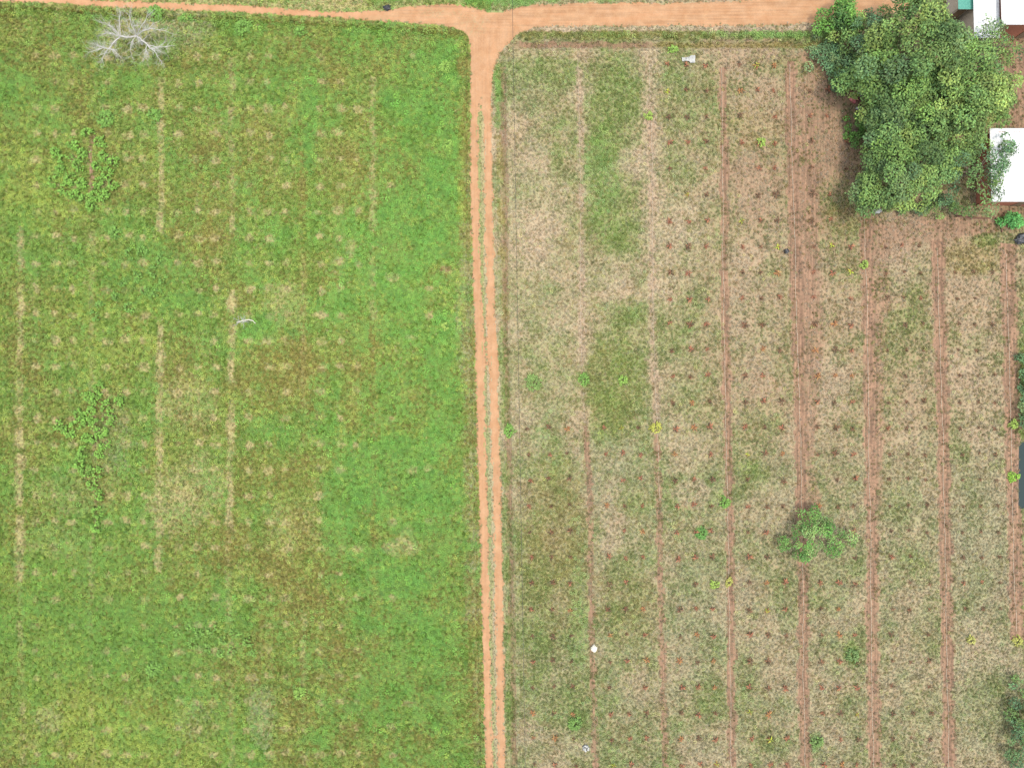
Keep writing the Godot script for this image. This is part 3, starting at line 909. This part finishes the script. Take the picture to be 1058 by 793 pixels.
# ---------------------------------------------------------------- sheds
func ribbed(w: float, l: float, pitch: float, sd: int) -> ArrayMesh:
	var s := Soup.new()
	var n := 24
	var r := RandomNumberGenerator.new()
	r.seed = sd
	for k in n:
		var a := w * k / n - w * 0.5
		var b := w * (k + 1) / n - w * 0.5
		var ha := 0.018 * cos(TAU * a / pitch)
		var hb := 0.018 * cos(TAU * b / pitch)
		s.quad(Vector3(a, ha, -l * 0.5), Vector3(a, ha, l * 0.5), Vector3(b, hb, l * 0.5), Vector3(b, hb, -l * 0.5))
		s.quad(Vector3(a, ha - 0.006, -l * 0.5), Vector3(b, hb - 0.006, -l * 0.5), Vector3(b, hb - 0.006, l * 0.5), Vector3(a, ha - 0.006, l * 0.5))
	return s.mesh()

# roof rectangle as seen (xa..xb, ya..yb) at eave height; sheets run along z
func shed(label: String, xa: float, ya: float, xb: float, yb: float, h: float, slope: float, over: float, roofm: Array, wallm: Material) -> void:
	var a := at(xa, ya, h)
	var b := at(xb, yb, h)
	var c := Vector3((a.x + b.x) * 0.5, 0, (a.z + b.z) * 0.5)
	c.y = 0.0
	var t := thing("farm_shed", label, "shed", c, "sheds behind the grove")
	var w := b.x - a.x
	var l := b.z - a.z
	var n := int(ceil(w / 0.95))
	var sw := w / n
	var sheets := [ribbed(sw + 0.03, l, sw / 5.0, 1), ribbed(sw + 0.03, l, sw / 5.0, 2)]
	for k in n:
		var o := part("roof_sheet", sheets[k % 2], roofm[(k * 7 + 3) % roofm.size()], t)
		o.position = Vector3(-w * 0.5 + (k + 0.5) * sw, h + (0.012 if k % 2 == 0 else 0.0), 0)
		o.rotation.x = slope
	var ww := w - over * 2.0
	var wl := l - over * 2.0
	var wh := h - 0.12
	for e in [[0, -1], [0, 1], [-1, 0], [1, 0]]:
		var s := Soup.new()
		if e[0] == 0: s.box(Vector3(0, 0, 0), Vector3(ww, wh + 0.3, 0.14))
		else: s.box(Vector3(0, 0, 0), Vector3(0.14, wh + 0.3, wl - 0.146))
		var o := part("wall", s.mesh(), wallm, t)
		o.position = Vector3(e[0] * (ww * 0.5 - 0.07), wh * 0.5 - 0.15 - absf(slope) * wl * 0.3 * 0.0, e[1] * (wl * 0.5 - 0.07))
	var fs := Soup.new()
	fs.box(Vector3.ZERO, Vector3(w, 0.16, 0.04))
	var fo := part("fascia", fs.mesh(), noisy("rusty_fascia", Color(0.16, 0.07, 0.045), Color(0.30, 0.13, 0.08), 0.05), t)
	fo.position = Vector3(0, h - 0.13 - sin(slope) * l * 0.5, l * 0.5 - 0.06)
	var ds := Soup.new()
	ds.box(Vector3.ZERO, Vector3(0.95, 2.0, 0.05))
	var d := part("door", ds.mesh(), noisy("door_wood", Color(0.12, 0.08, 0.05), Color(0.22, 0.15, 0.09), 0.05), t)
	d.position = Vector3(0.0, 1.0, wl * 0.5 + 0.03)
	var hs := Soup.new()
	hs.box(Vector3.ZERO, Vector3(0.05, 0.14, 0.05))
	var hd := part("handle", hs.mesh(), material("handle_metal", Color(0.4, 0.4, 0.4), 0.4, 0.8), d)
	hd.position = Vector3(0.38, 0.0, 0.05)

func build_sheds() -> void:
	var white := [noisy("white_roof", Color(0.58, 0.59, 0.60), Color(0.72, 0.73, 0.74), 0.02, 0.55, 0.4), noisy("white_roof_two", Color(0.62, 0.63, 0.63), Color(0.76, 0.77, 0.77), 0.02, 0.55, 0.4)]
	var grey := [noisy("grey_roof", Color(0.42, 0.41, 0.42), Color(0.55, 0.54, 0.55), 0.03, 0.6, 0.5), noisy("grey_roof_two", Color(0.46, 0.45, 0.45), Color(0.60, 0.58, 0.57), 0.03, 0.6, 0.5)]
	var teal := [noisy("teal_roof", Color(0.06, 0.24, 0.19), Color(0.10, 0.32, 0.25), 0.03, 0.6, 0.5)]
	var brick := noisy("brick_wall", Color(0.26, 0.09, 0.055), Color(0.38, 0.15, 0.09), 0.06, 0.95, 0.7)
	var plaster := noisy("plaster_wall", Color(0.42, 0.36, 0.30), Color(0.55, 0.48, 0.40), 0.04, 0.95, 0.5)
	shed("shed with a white roof half covered by the grove's right side", 1024, 132, 1112, 208.5, 3.0, -0.03, 0.35, white, brick)
	shed("shed with a white roof at the top, left of the grey roof", 1006, -62, 1032.5, 40, 3.0, -0.03, 0.3, white, plaster)
	shed("shed with a grey corrugated roof in the upper right corner", 1034, -66, 1120, 26.5, 3.6, -0.04, 0.45, grey, brick)
	shed("shed with a teal roof at the top edge behind the large tree", 990, -44, 1006, 10, 2.6, -0.03, 0.3, teal, plaster)

# ---------------------------------------------------------------- planted things
const ORD := ["first", "second", "third", "fourth", "fifth", "sixth", "seventh", "eighth", "ninth", "tenth", "eleventh", "twelfth", "thirteenth", "fourteenth", "fifteenth", "sixteenth", "seventeenth", "eighteenth", "nineteenth", "twentieth", "twenty-first", "twenty-second", "twenty-third", "twenty-fourth", "twenty-fifth", "twenty-sixth", "twenty-seventh", "twenty-eighth", "twenty-ninth", "thirtieth"]

func seedling_mesh(sd: int, cols: Array) -> ArrayMesh:
	var s := Soup.new()
	var r := RandomNumberGenerator.new()
	r.seed = sd
	s.tube([Vector3(0, -0.06, 0), Vector3(0.01, 0.12, 0), Vector3(-0.01, 0.26, 0.01)], [0.022, 0.018, 0.01], 5, Color(0.20, 0.11, 0.06))
	for k in 9:
		var a := TAU * (k * 0.381966) + r.randf_range(-0.3, 0.3)
		var d := Vector3(cos(a), r.randf_range(-0.2, 0.3), sin(a)).normalized()
		var c: Color = cols[r.randi() % cols.size()]
		var v := r.randf_range(0.75, 1.25)
		s.leaf(Vector3(0, r.randf_range(0.1, 0.26), 0), d, Vector3(r.randf_range(-0.25, 0.25), 1, r.randf_range(-0.25, 0.25)).normalized(), r.randf_range(0.26, 0.52), r.randf_range(0.08, 0.13), 0.08, Color(c.r * v, c.g * v, c.b * v))
	return s.mesh()

func build_plants() -> void:
	var rust := [Color(0.27, 0.100, 0.052), Color(0.21, 0.08, 0.045), Color(0.32, 0.135, 0.068), Color(0.13, 0.065, 0.04)]
	var orange := [Color(0.36, 0.18, 0.06), Color(0.28, 0.12, 0.05), Color(0.40, 0.23, 0.09)]
	var brown := [Color(0.13, 0.065, 0.035), Color(0.18, 0.08, 0.04), Color(0.09, 0.06, 0.03)]
	var lime := [Color(0.34, 0.38, 0.04), Color(0.22, 0.10, 0.04), Color(0.42, 0.40, 0.06), Color(0.2, 0.25, 0.04)]
	var kinds := [["rust-red", rust], ["dark brown", brown], ["orange", orange], ["yellow-green", lime]]
	var meshes := []
	for k in 4:
		var row := []
		for v in 3:
			row.append(seedling_mesh(300 + k * 10 + v, kinds[k][1]))
		meshes.append(row)
	var spots := []
	for bed in range(1, 8):
		var f0 = FUR[bed - 1]
		var f1 = FUR[bed]
		for r in range(0, 28):
			var y := 67.2 + r * 26.75
			for c in 3:
				var xa := pl(f0[0], y)
				var xb := pl(f1[0], y)
				var x := lerpf(xa, xb, [0.255, 0.51, 0.755][c]) + rng.randf_range(-1.2, 1.2)
				var yy := y + rng.randf_range(-1.4, 1.4)
				var p := 0.94
				var big := 1.0
				if bed <= 2 and y < 430.0: p = 0.0
				elif bed <= 2: big = 0.85
				if bed == 3: p = 0.95
				if bed == 5 and y > 60.0 and x > 880.0 - maxf(0.0, 90.0 - y) * 0.4 and y < 215.0: p = 0.0
				if bed == 6 and y < 250.0: p = 0.0
				if bed == 6: big = 0.8
				if bed == 7 and (y < 262.0 or y > 655.0): p = 0.0
				if bed == 7: big = 0.68
				if absf(x - 842.0) < 36.0 and absf(yy - 554.0) < 30.0: p = 0.0
				if rng.randf() > p: continue
				var roll := rng.randf()
				var kind := 0
				if roll < 0.30 or (bed >= 6 and roll < 0.6): kind = 1
				elif roll > 0.93 and bed < 7: kind = 3
				elif roll > 0.80 and bed < 6: kind = 2
				spots.append([x, yy, kind, big * rng.randf_range(0.85, 1.4), bed, r, c])
	var order := range(spots.size())
	order.sort_custom(func(a, b): return spots[a][3] > spots[b][3])
	var rest := Copies.new()
	var mm := leafy("seedling", 0.15)
	var made := 0
	for q in order:
		var s = spots[q]
		var pos := on_ground(s[0], s[1])
		if made < 296:
			var o := part("seedling", meshes[s[2]][made % 3], mm, self)
			o.position = pos
			o.rotation.y = rng.randf() * TAU
			o.scale = Vector3.ONE * s[3]
			tag(o, "%s seedling, %s row from top, %s line of %s bed from road" % [kinds[s[2]][0], ORD[s[5]], ["left", "middle", "right"][s[6]], ORD[s[4] - 1]], "seedling", "seedlings planted in rows on the beds")
			made += 1
		else:
			rest.put(pos, rng.randf() * TAU, s[3], 1.0, Color(1, 1, 1) * rng.randf_range(0.8, 1.2))
	print("seedlings ", spots.size())
	if rest.n > 0:
		scatter("small_seedlings", rest, meshes[1][0], "smallest brown seedlings between the larger ones on the beds", "seedlings")

	# broad-leaved weeds, each a plant with stems and leaves
	var wm := leafy("weed_leaf", 0.3)
	var stem := material("weed_stem", Color(0.12, 0.17, 0.05))
	var make := func(called: String, label: String, cat: String, px: float, py: float, size: float, tone: Color, leaves: int, hgt2: float, group: String, sd: int) -> void:
		var t := thing(called, label, cat, on_ground(px, py), group)
		var s := Soup.new()
		var r := RandomNumberGenerator.new()
		r.seed = sd
		var st := Soup.new()
		var sub := Vector2.ZERO
		for k in 4:
			var a := TAU * k / 4.0 + r.randf()
			var e := Vector3(cos(a) * size * 0.4, hgt2 * 0.85, sin(a) * size * 0.4)
			st.tube([Vector3(0, -0.05, 0), e * 0.5 + Vector3(0, 0.05, 0), e], [0.02, 0.015, 0.008], 5)
		for k in leaves:
			if k % 9 == 0:
				sub = Vector2.from_angle(r.randf() * TAU) * size * 0.42 * sqrt(r.randf())
			var off := sub + Vector2(r.randfn(0, 0.13), r.randfn(0, 0.13))
			var a := off.angle()
			var rr := minf(off.length(), size * 0.6)
			var h := hgt2 * (1.0 - 0.5 * pow(rr / (size * 0.5), 2.0)) * r.randf_range(0.6, 1.1)
			var d := Vector3(cos(a + r.randf_range(-0.8, 0.8)), r.randf_range(-0.3, 0.3), sin(a + r.randf_range(-0.8, 0.8))).normalized()
			var v := r.randf_range(0.6, 1.35)
			s.leaf(Vector3(cos(a) * rr, h, sin(a) * rr), d, Vector3(r.randf_range(-0.4, 0.4), 1, r.randf_range(-0.4, 0.4)).normalized(), r.randf_range(0.20, 0.34), r.randf_range(0.14, 0.23), 0.03, Color(tone.r * v, tone.g * v, tone.b * v))
		part("leaves", s.mesh(), wm, t)
		part("stems", st.mesh(), stem, t)
	var fresh := Color(0.135, 0.265, 0.045)
	var limeg := Color(0.23, 0.33, 0.06)
	var spots_a := [[76, 150], [87, 160], [70, 166], [82, 172], [75, 184], [86, 190], [79, 202], [90, 208], [104, 148], [108, 162], [102, 172], [112, 180], [104, 190], [99, 203], [110, 204], [92, 138], [70, 196], [64, 176], [57, 188], [118, 168], [60, 158], [96, 214], [118, 192]]
	var k := 0
	spots_a.sort_custom(func(a, b): return a[1] < b[1])
	for p in spots_a:
		make.call("broadleaf_weed", "bright leafy weed, %s from top of the upper weed patch" % ORD[k], "weed", p[0], p[1], rng.randf_range(0.9, 1.8), Color(0.155, 0.310, 0.045), 75, 0.75, "upper patch of broad-leaved weeds", 400 + k)
		k += 1
	var spots_b := [[100, 412], [112, 420], [84, 428], [92, 436], [101, 438], [114, 432], [74, 446], [90, 452], [99, 452], [108, 446], [88, 466], [104, 468], [90, 486], [103, 488], [97, 500], [102, 512], [103, 528], [101, 544], [84, 478], [96, 424], [124, 414], [64, 440], [80, 440], [110, 460], [92, 410], [104, 400]]
	spots_b.sort_custom(func(a, b): return a[1] < b[1])
	k = 0
	for p in spots_b:
		make.call("broadleaf_weed", "bright leafy weed, %s from top of the long lower weed strip" % ORD[k], "weed", p[0], p[1], rng.randf_range(0.8, 1.7), Color(0.155, 0.310, 0.045), 70, 0.7, "long strip of broad-leaved weeds", 450 + k)
		k += 1
	var spots_c := [[136, 262], [148, 258], [168, 268], [158, 280], [142, 286], [150, 300], [128, 292], [170, 290], [120, 306], [104, 316], [134, 318], [98, 326], [162, 304]]
	spots_c.sort_custom(func(a, b): return a[1] < b[1])
	k = 0
	for p in spots_c:
		make.call("broadleaf_weed", "green weed, %s from top of the loose patch left of the dead branch" % ORD[k], "weed", p[0], p[1], rng.randf_range(0.7, 1.5), Color(0.13, 0.26, 0.045), 46, 0.5, "loose patch of weeds in mid-field", 600 + k)
		k += 1
	var spots_d := [[196, 646], [208, 654], [220, 650], [232, 660], [244, 652], [256, 662], [214, 668], [228, 674], [240, 672], [262, 674], [200, 664], [184, 652]]
	spots_d.sort_custom(func(a, b): return a[1] < b[1])
	k = 0
	for p in spots_d:
		make.call("broadleaf_weed", "green weed, %s from top of the lowest weed patch in the left field" % ORD[k], "weed", p[0], p[1], rng.randf_range(0.6, 1.3), Color(0.15, 0.28, 0.05), 40, 0.45, "lowest patch of weeds", 640 + k)
		k += 1
	var single := [[109, 123, 2.0, fresh, "leafy green weed standing alone above the upper weed patch"], [120, 240, 1.3, fresh, "leafy weed above the green patch in the left field"], [160, 120, 1.6, fresh, "small leafy weed right of the upper weed patch"],
		[252, 30, 1.8, fresh, "bright weed in the ditch below the upper road"], [192, 18, 1.8, fresh, "leafy weed in the ditch just right of the bare tree"], [160, 14, 1.8, fresh, "leafy weed in the ditch behind the bare tree"], [311, 34, 1.0, fresh, "small fresh weed near the top of the left field"], [460, 70, 1.2, Color(0.19, 0.32, 0.055), "fresh green weed near the left field's upper right corner"], [463, 150, 1.0, Color(0.19, 0.32, 0.055), "fresh green weed beside the track's upper stretch"], [461, 337, 0.6, limeg, "pale yellow weed beside the track's middle stretch"],
		[551, 395, 1.8, Color(0.15, 0.24, 0.06), "round green weed in the first bed beside the track"], [643, 393, 0.9, Color(0.19, 0.32, 0.055), "bright green weed in the middle of the second bed"], [604, 392, 1.3, fresh, "bright weed on the second furrow"], [669, 120, 0.9, limeg, "vivid lime sprig on the third furrow near the top"], [677, 441, 1.1, Color(0.34, 0.35, 0.06), "yellow-green sprig on the third furrow in mid-field"], [738, 603, 0.8, limeg, "lime sprig left of the fourth furrow"], [753, 601, 0.8, Color(0.31, 0.31, 0.07), "yellow sprig on the fourth furrow"], [748, 518, 1.2, fresh, "green weed on the fourth furrow in mid-field"], [725, 551, 1.2, Color(0.10, 0.23, 0.045), "vivid dark green weed in the third bed"],
		[1047, 437, 1.0, limeg, "upper lime sprig on the rightmost furrow"], [1048, 492, 1.1, Color(0.2, 0.36, 0.04), "green sprig on the rightmost furrow beside the pond"], [1051, 662, 1.0, Color(0.31, 0.31, 0.07), "yellow sprig at the lower end of the rightmost furrow"], [1003, 661, 0.8, Color(0.31, 0.31, 0.08), "yellow plant right of the last full furrow"], [880, 677, 1.3, Color(0.12, 0.20, 0.06), "dark green weed in the fifth bed below the lone tree"], [594, 746, 1.4, Color(0.13, 0.24, 0.05), "bright green weed patch beside the second furrow near the bottom"], [843, 765, 1.2, Color(0.14, 0.23, 0.06), "green weed right of the fifth furrow at the bottom"], [892, 273, 0.8, limeg, "lime weed on the sixth furrow near the top"], [785, 147, 0.9, limeg, "lime leaf sprig in the fourth bed"],
		[310, 715, 1.3, Color(0.19, 0.32, 0.055), "fresh green weed near the bottom of the left field"], [160, 690, 1.8, fresh, "dark leafy weed near the lower left field's middle"], [695, 52, 0.9, Color(0.19, 0.32, 0.055), "lime weed left of the white litter"], [527, 445, 1.4, fresh, "green weed in the trench beside the track"]]
	k = 0
	for p in single:
		make.call("broadleaf_weed", p[4], "weed", p[0], p[1], p[2], p[3], int(70 * p[2] * p[2]) + 16, 0.42, "weeds standing singly", 500 + k)
		k += 1

# ---------------------------------------------------------------- small things
func lump(r0: Vector3, rough: float, sd: int) -> ArrayMesh:
	var s := Soup.new()
	var n := FastNoiseLite.new()
	n.seed = sd
	n.frequency = 0.9
	n.fractal_octaves = 4
	var st := SurfaceTool.new()
	st.begin(Mesh.PRIMITIVE_TRIANGLES)
	var rows := 12
	var cols := 18
	for i in rows + 1:
		for j in cols + 1:
			var t := PI * i / rows
			var a := TAU * j / cols
			var d := Vector3(sin(t) * cos(a), cos(t), sin(t) * sin(a))
			var k := 1.0 + rough * n.get_noise_3d(d.x * 2.0, d.y * 2.0, d.z * 2.0) * 1.6
			st.add_vertex(Vector3(d.x * r0.x, maxf(d.y, -0.55) * r0.y, d.z * r0.z) * k)
	for i in rows:
		for j in cols:
			var a := i * (cols + 1) + j
			for e in [a, a + 1, a + cols + 1, a + 1, a + cols + 2, a + cols + 1]:
				st.add_index(e)
	st.generate_normals()
	return st.commit()

func build_small_things() -> void:
	# irrigation hoses lying along the furrows
	var hm := noisy("hose", Color(0.38, 0.31, 0.22), Color(0.60, 0.52, 0.40), 0.04, 0.7, 0.3)
	var where := ["second", "third", "fourth", "fifth", "sixth", "seventh", "eighth"]
	var spans := [[60, 440], [66, 520], [70, 800], [66, 800], [215, 800], [255, 800], [262, 655]]
	for f in range(1, 8):
		var s := Soup.new()
		var pts := []
		var rr := []
		var y: float = spans[f - 1][0]
		while y <= spans[f - 1][1]:
			var x := pl(FUR[f][0], y) + (1.2 if f % 2 == 0 else -0.8) + 1.3 * noise_a.get_noise_2d(y * 2.0, f * 50.0)
			pts.append(on_ground(x, y, 0.03))
			rr.append(0.023)
			y += 5.0
		s.tube(pts, rr, 6)
		var o := part("irrigation_hose", s.mesh(), hm, self)
		tag(o, "pale irrigation hose lying along the %s furrow from the track" % where[f - 1], "hose", "irrigation hoses along the furrows")
	# overhead cable on two poles outside the picture
	var wood := noisy("pole_concrete", Color(0.30, 0.28, 0.26), Color(0.42, 0.40, 0.37), 0.04)
	var ends := []
	for e in [[526, -160, "upper"], [545, 960, "lower"]]:
		var b := Vector3(gx(e[0]), -0.9, gz(e[1]))
		var t := thing("utility_pole", "concrete utility pole carrying the cable at its %s end" % e[2], "pole", b, "poles of the overhead cable")
		var s := Soup.new()
		s.tube([Vector3.ZERO, Vector3(0, 8.9, 0)], [0.16, 0.10], 8)
		part("pole", s.mesh(), wood, t)
		var cs := Soup.new()
		cs.box(Vector3(0, 8.6, 0), Vector3(1.2, 0.12, 0.1))
		part("crossarm", cs.mesh(), wood, t)
		ends.append(b + Vector3(0, 8.68, 0))
	var cs2 := Soup.new()
	var cp := []
	var cr := []
	for k in 41:
		var t := k / 40.0
		var p: Vector3 = ends[0].lerp(ends[1], t)
		p.y -= 2.2 * 4.0 * t * (1.0 - t) * 0.5
		cp.append(p)
		cr.append(0.020)
	cs2.tube(cp, cr, 5)
	var cable := part("overhead_cable", cs2.mesh(), material("cable", Color(0.03, 0.03, 0.03), 0.6), self)
	tag(cable, "thin dark overhead cable running beside the track down the picture", "cable")
	# pond beyond the rightmost furrow
	var ps := Soup.new()
	ps.quad(Vector3(gx(1050), -0.30, gz(432)), Vector3(gx(1050), -0.30, gz(536)), Vector3(gx(1100), -0.30, gz(536)), Vector3(gx(1100), -0.30, gz(432)))
	var wmat := StandardMaterial3D.new()
	wmat.albedo_color = Color(0.015, 0.03, 0.028).linear_to_srgb()
	wmat.roughness = 0.08
	wmat.cull_mode = BaseMaterial3D.CULL_DISABLED
	struct("pond_water", ps.mesh(), wmat)
	# sacks and litter
	var cream := noisy("cream_sack", Color(0.56, 0.52, 0.42), Color(0.74, 0.70, 0.60), 0.05, 0.8, 2.0)
	var white := noisy("white_plastic", Color(0.26, 0.26, 0.24), Color(0.56, 0.56, 0.54), 0.06, 0.5, 2.0)
	var o := part("sack", lump(Vector3(0.36, 0.32, 0.40), 0.35, 1), cream, self)
	o.position = on_ground(613.8, 669.5, 0.15)
	tag(o, "round cream-white sack standing at the head of the narrow furrow", "sack")
	var t2 := thing("plastic_bag", "crumpled white and black plastic bag in the furrow at the bottom", "bag", on_ground(605.5, 772.0, 0.0))
	var bagm := part("bag", lump(Vector3(0.36, 0.2, 0.33), 0.9, 9), white, t2)
	bagm.position.y = 0.1
	for k in 3:
		var st := part("dark_strip", lump(Vector3(0.14, 0.06, 0.05), 0.6, 20 + k), material("black_plastic", Color(0.03, 0.03, 0.035), 0.5), t2)
		st.position = Vector3([-0.12, 0.1, 0.02][k], 0.26, [-0.1, 0.02, 0.16][k])
		st.rotation.y = k * 1.1
	# litter sheet by the top verge: a crumpled film
	var ls := Soup.new()
	var r := RandomNumberGenerator.new()
	r.seed = 8
	var cells := 8
	var grid := []
	for j in 6:
		for q in cells + 1:
			var narrow := 0.55 if q < 5 else 1.0
			grid.append(Vector3((q / float(cells) - 0.5) * 1.55 + r.randf_range(-0.05, 0.05), 0.10 + r.randf_range(0, 0.16), ((j / 5.0 - 0.5) * 0.85 + (0.04 if q < 5 else 0.0)) * narrow + r.randf_range(-0.04, 0.04)))
	for j in 5:
		for q in cells:
			var a := j * (cells + 1) + q
			ls.quad(grid[a], grid[a + cells + 1], grid[a + cells + 2], grid[a + 1])
	o = part("plastic_sheet", ls.mesh(), white, self)
	o.position = on_ground(711, 62, 0.02)
	tag(o, "crumpled white plastic sheet lying below the upper verge", "litter")
	# dark bucket-like stump beside the fifth furrow
	var bt := thing("black_bucket", "tipped black bucket beside the fifth furrow in the upper field", "bucket", on_ground(811.5, 259.5, 0.0))
	var bs := Soup.new()
	bs.tube([Vector3(-0.1, 0.30, -0.16), Vector3(0.12, 0.27, 0.24)], [0.24, 0.30], 14)
	part("shell", bs.mesh(), material("black_bucket", Color(0.025, 0.025, 0.028), 0.5), bt)
	var bh := Soup.new()
	var hp := []
	var hr := []
	for k in 9:
		var a := PI * k / 8.0
		hp.append(Vector3(0.12 + cos(a) * 0.3, 0.30 + sin(a) * 0.26, 0.27 + sin(a) * 0.1))
		hr.append(0.012)
	bh.tube(hp, hr, 5)
	part("handle", bh.mesh(), material("handle_metal", Color(0.4, 0.4, 0.4), 0.4, 0.8), bt)
	# heap at the edge of the grove
	o = part("pink_cloth", lump(Vector3(0.42, 0.36, 0.36), 0.8, 3), noisy("pink_cloth_m", Color(0.36, 0.07, 0.08), Color(0.55, 0.22, 0.22), 0.06, 0.9, 2.0), self)
	o.position = on_ground(882.5, 103.5, 0.18)
	tag(o, "faded pink cloth heap at the left edge of the grove", "cloth")
	o = part("brown_sack", lump(Vector3(0.5, 0.34, 0.42), 0.5, 4), noisy("brown_sack_m", Color(0.07, 0.04, 0.025), Color(0.16, 0.08, 0.05), 0.06, 0.9, 2.0), self)
	o.position = on_ground(887.5, 106, 0.16)
	tag(o, "dark brown sack beside the pink cloth at the grove's edge", "sack")
	for e in [[887.5, 98, 0.36, 0.20, -0.5, "white sack above the pink cloth heap"], [887, 112, 0.34, 0.2, 0.3, "white sack below the dark brown sack"], [905.5, 218, 0.5, 0.34, 0.0, "white sack at the grove's lower left corner"], [999, 0, 0.1, 0.1, 0.0, ""]]:
		if e[5] == "": continue
		o = part("sack", lump(Vector3(e[2], 0.2, e[3]), 0.5, int(e[0])), white, self)
		o.position = on_ground(e[0], e[1], 0.10)
		o.rotation.y = e[4]
		tag(o, e[5], "sack")
	# black plastic heap and poles by the right-hand edge
	o = part("black_tarpaulin", lump(Vector3(1.0, 0.35, 0.5), 0.8, 12), noisy("tarp", Color(0.03, 0.032, 0.036), Color(0.12, 0.12, 0.13), 0.06, 0.5, 1.5), self)
	o.position = on_ground(1056, 246.5, 0.16)
	o.rotation.y = 0.35
	tag(o, "crumpled black tarpaulin below the round green bush", "tarpaulin")
	var logm := noisy("log_bark", Color(0.09, 0.045, 0.03), Color(0.20, 0.10, 0.07), 0.06, 0.95, 1.0)
	for e in [[988, 223.5, 1026, 225.5, 0.10, "long dark pole lying below the grove"], [1032.5, 226, 1035, 240, 0.08, "short dark pole lying left of the round green bush"], [1040, 211, 1066, 213, 0.10, "dark red pole lying below the white shed roof"]]:
		var a := on_ground(e[0], e[1], 0.10)
		var b := on_ground(e[2], e[3], 0.10)
		o = part("wooden_pole", limb_mesh(a - a, b - a, e[4], e[4] * 0.8, r, 0.0), logm, self)
		o.position = a
		tag(o, e[5], "pole", "poles lying near the sheds")
	# rubbish on the verge of the upper road
	o = part("rubbish_bag", lump(Vector3(0.42, 0.26, 0.3), 0.7, 15), material("black_plastic", Color(0.03, 0.03, 0.035), 0.5), self)
	o.position = on_ground(400, 8.5, 0.12)
	tag(o, "black rubbish bag on the verge of the upper road", "bag")
	# dead grey branch in the left field
	var dt := thing("dead_branch", "bleached dead branch lying in the grass of the left field", "branch", on_ground(243, 333))
	var pale := noisy("pale_wood", Color(0.44, 0.41, 0.35), Color(0.62, 0.59, 0.51), 0.05, 0.9, 0.8)
	var gsoup := Soup.new()
	gsoup.tube([Vector3(0.2, 0.12, 0.0), Vector3(0.9, 0.26, -0.18), Vector3(1.7, 0.34, -0.30), Vector3(2.2, 0.30, -0.18), Vector3(2.45, 0.2, 0.12)], [0.05, 0.06, 0.07, 0.06, 0.045], 7)
	part("stem", gsoup.mesh(), pale, dt)
	var gm := material("grey_twig", Color(0.42, 0.43, 0.40))
	for k in 14:
		var tw := Soup.new()
		var a := r.randf() * TAU
		twig(tw, Vector3(0.5 + r.randf_range(0, 0.8), 0.15, -0.05), Vector3(cos(a), 0.25, sin(a)).normalized(), r.randf_range(0.5, 1.0), 0.022, 1, r)
		part("twig", tw.mesh(), gm, dt)
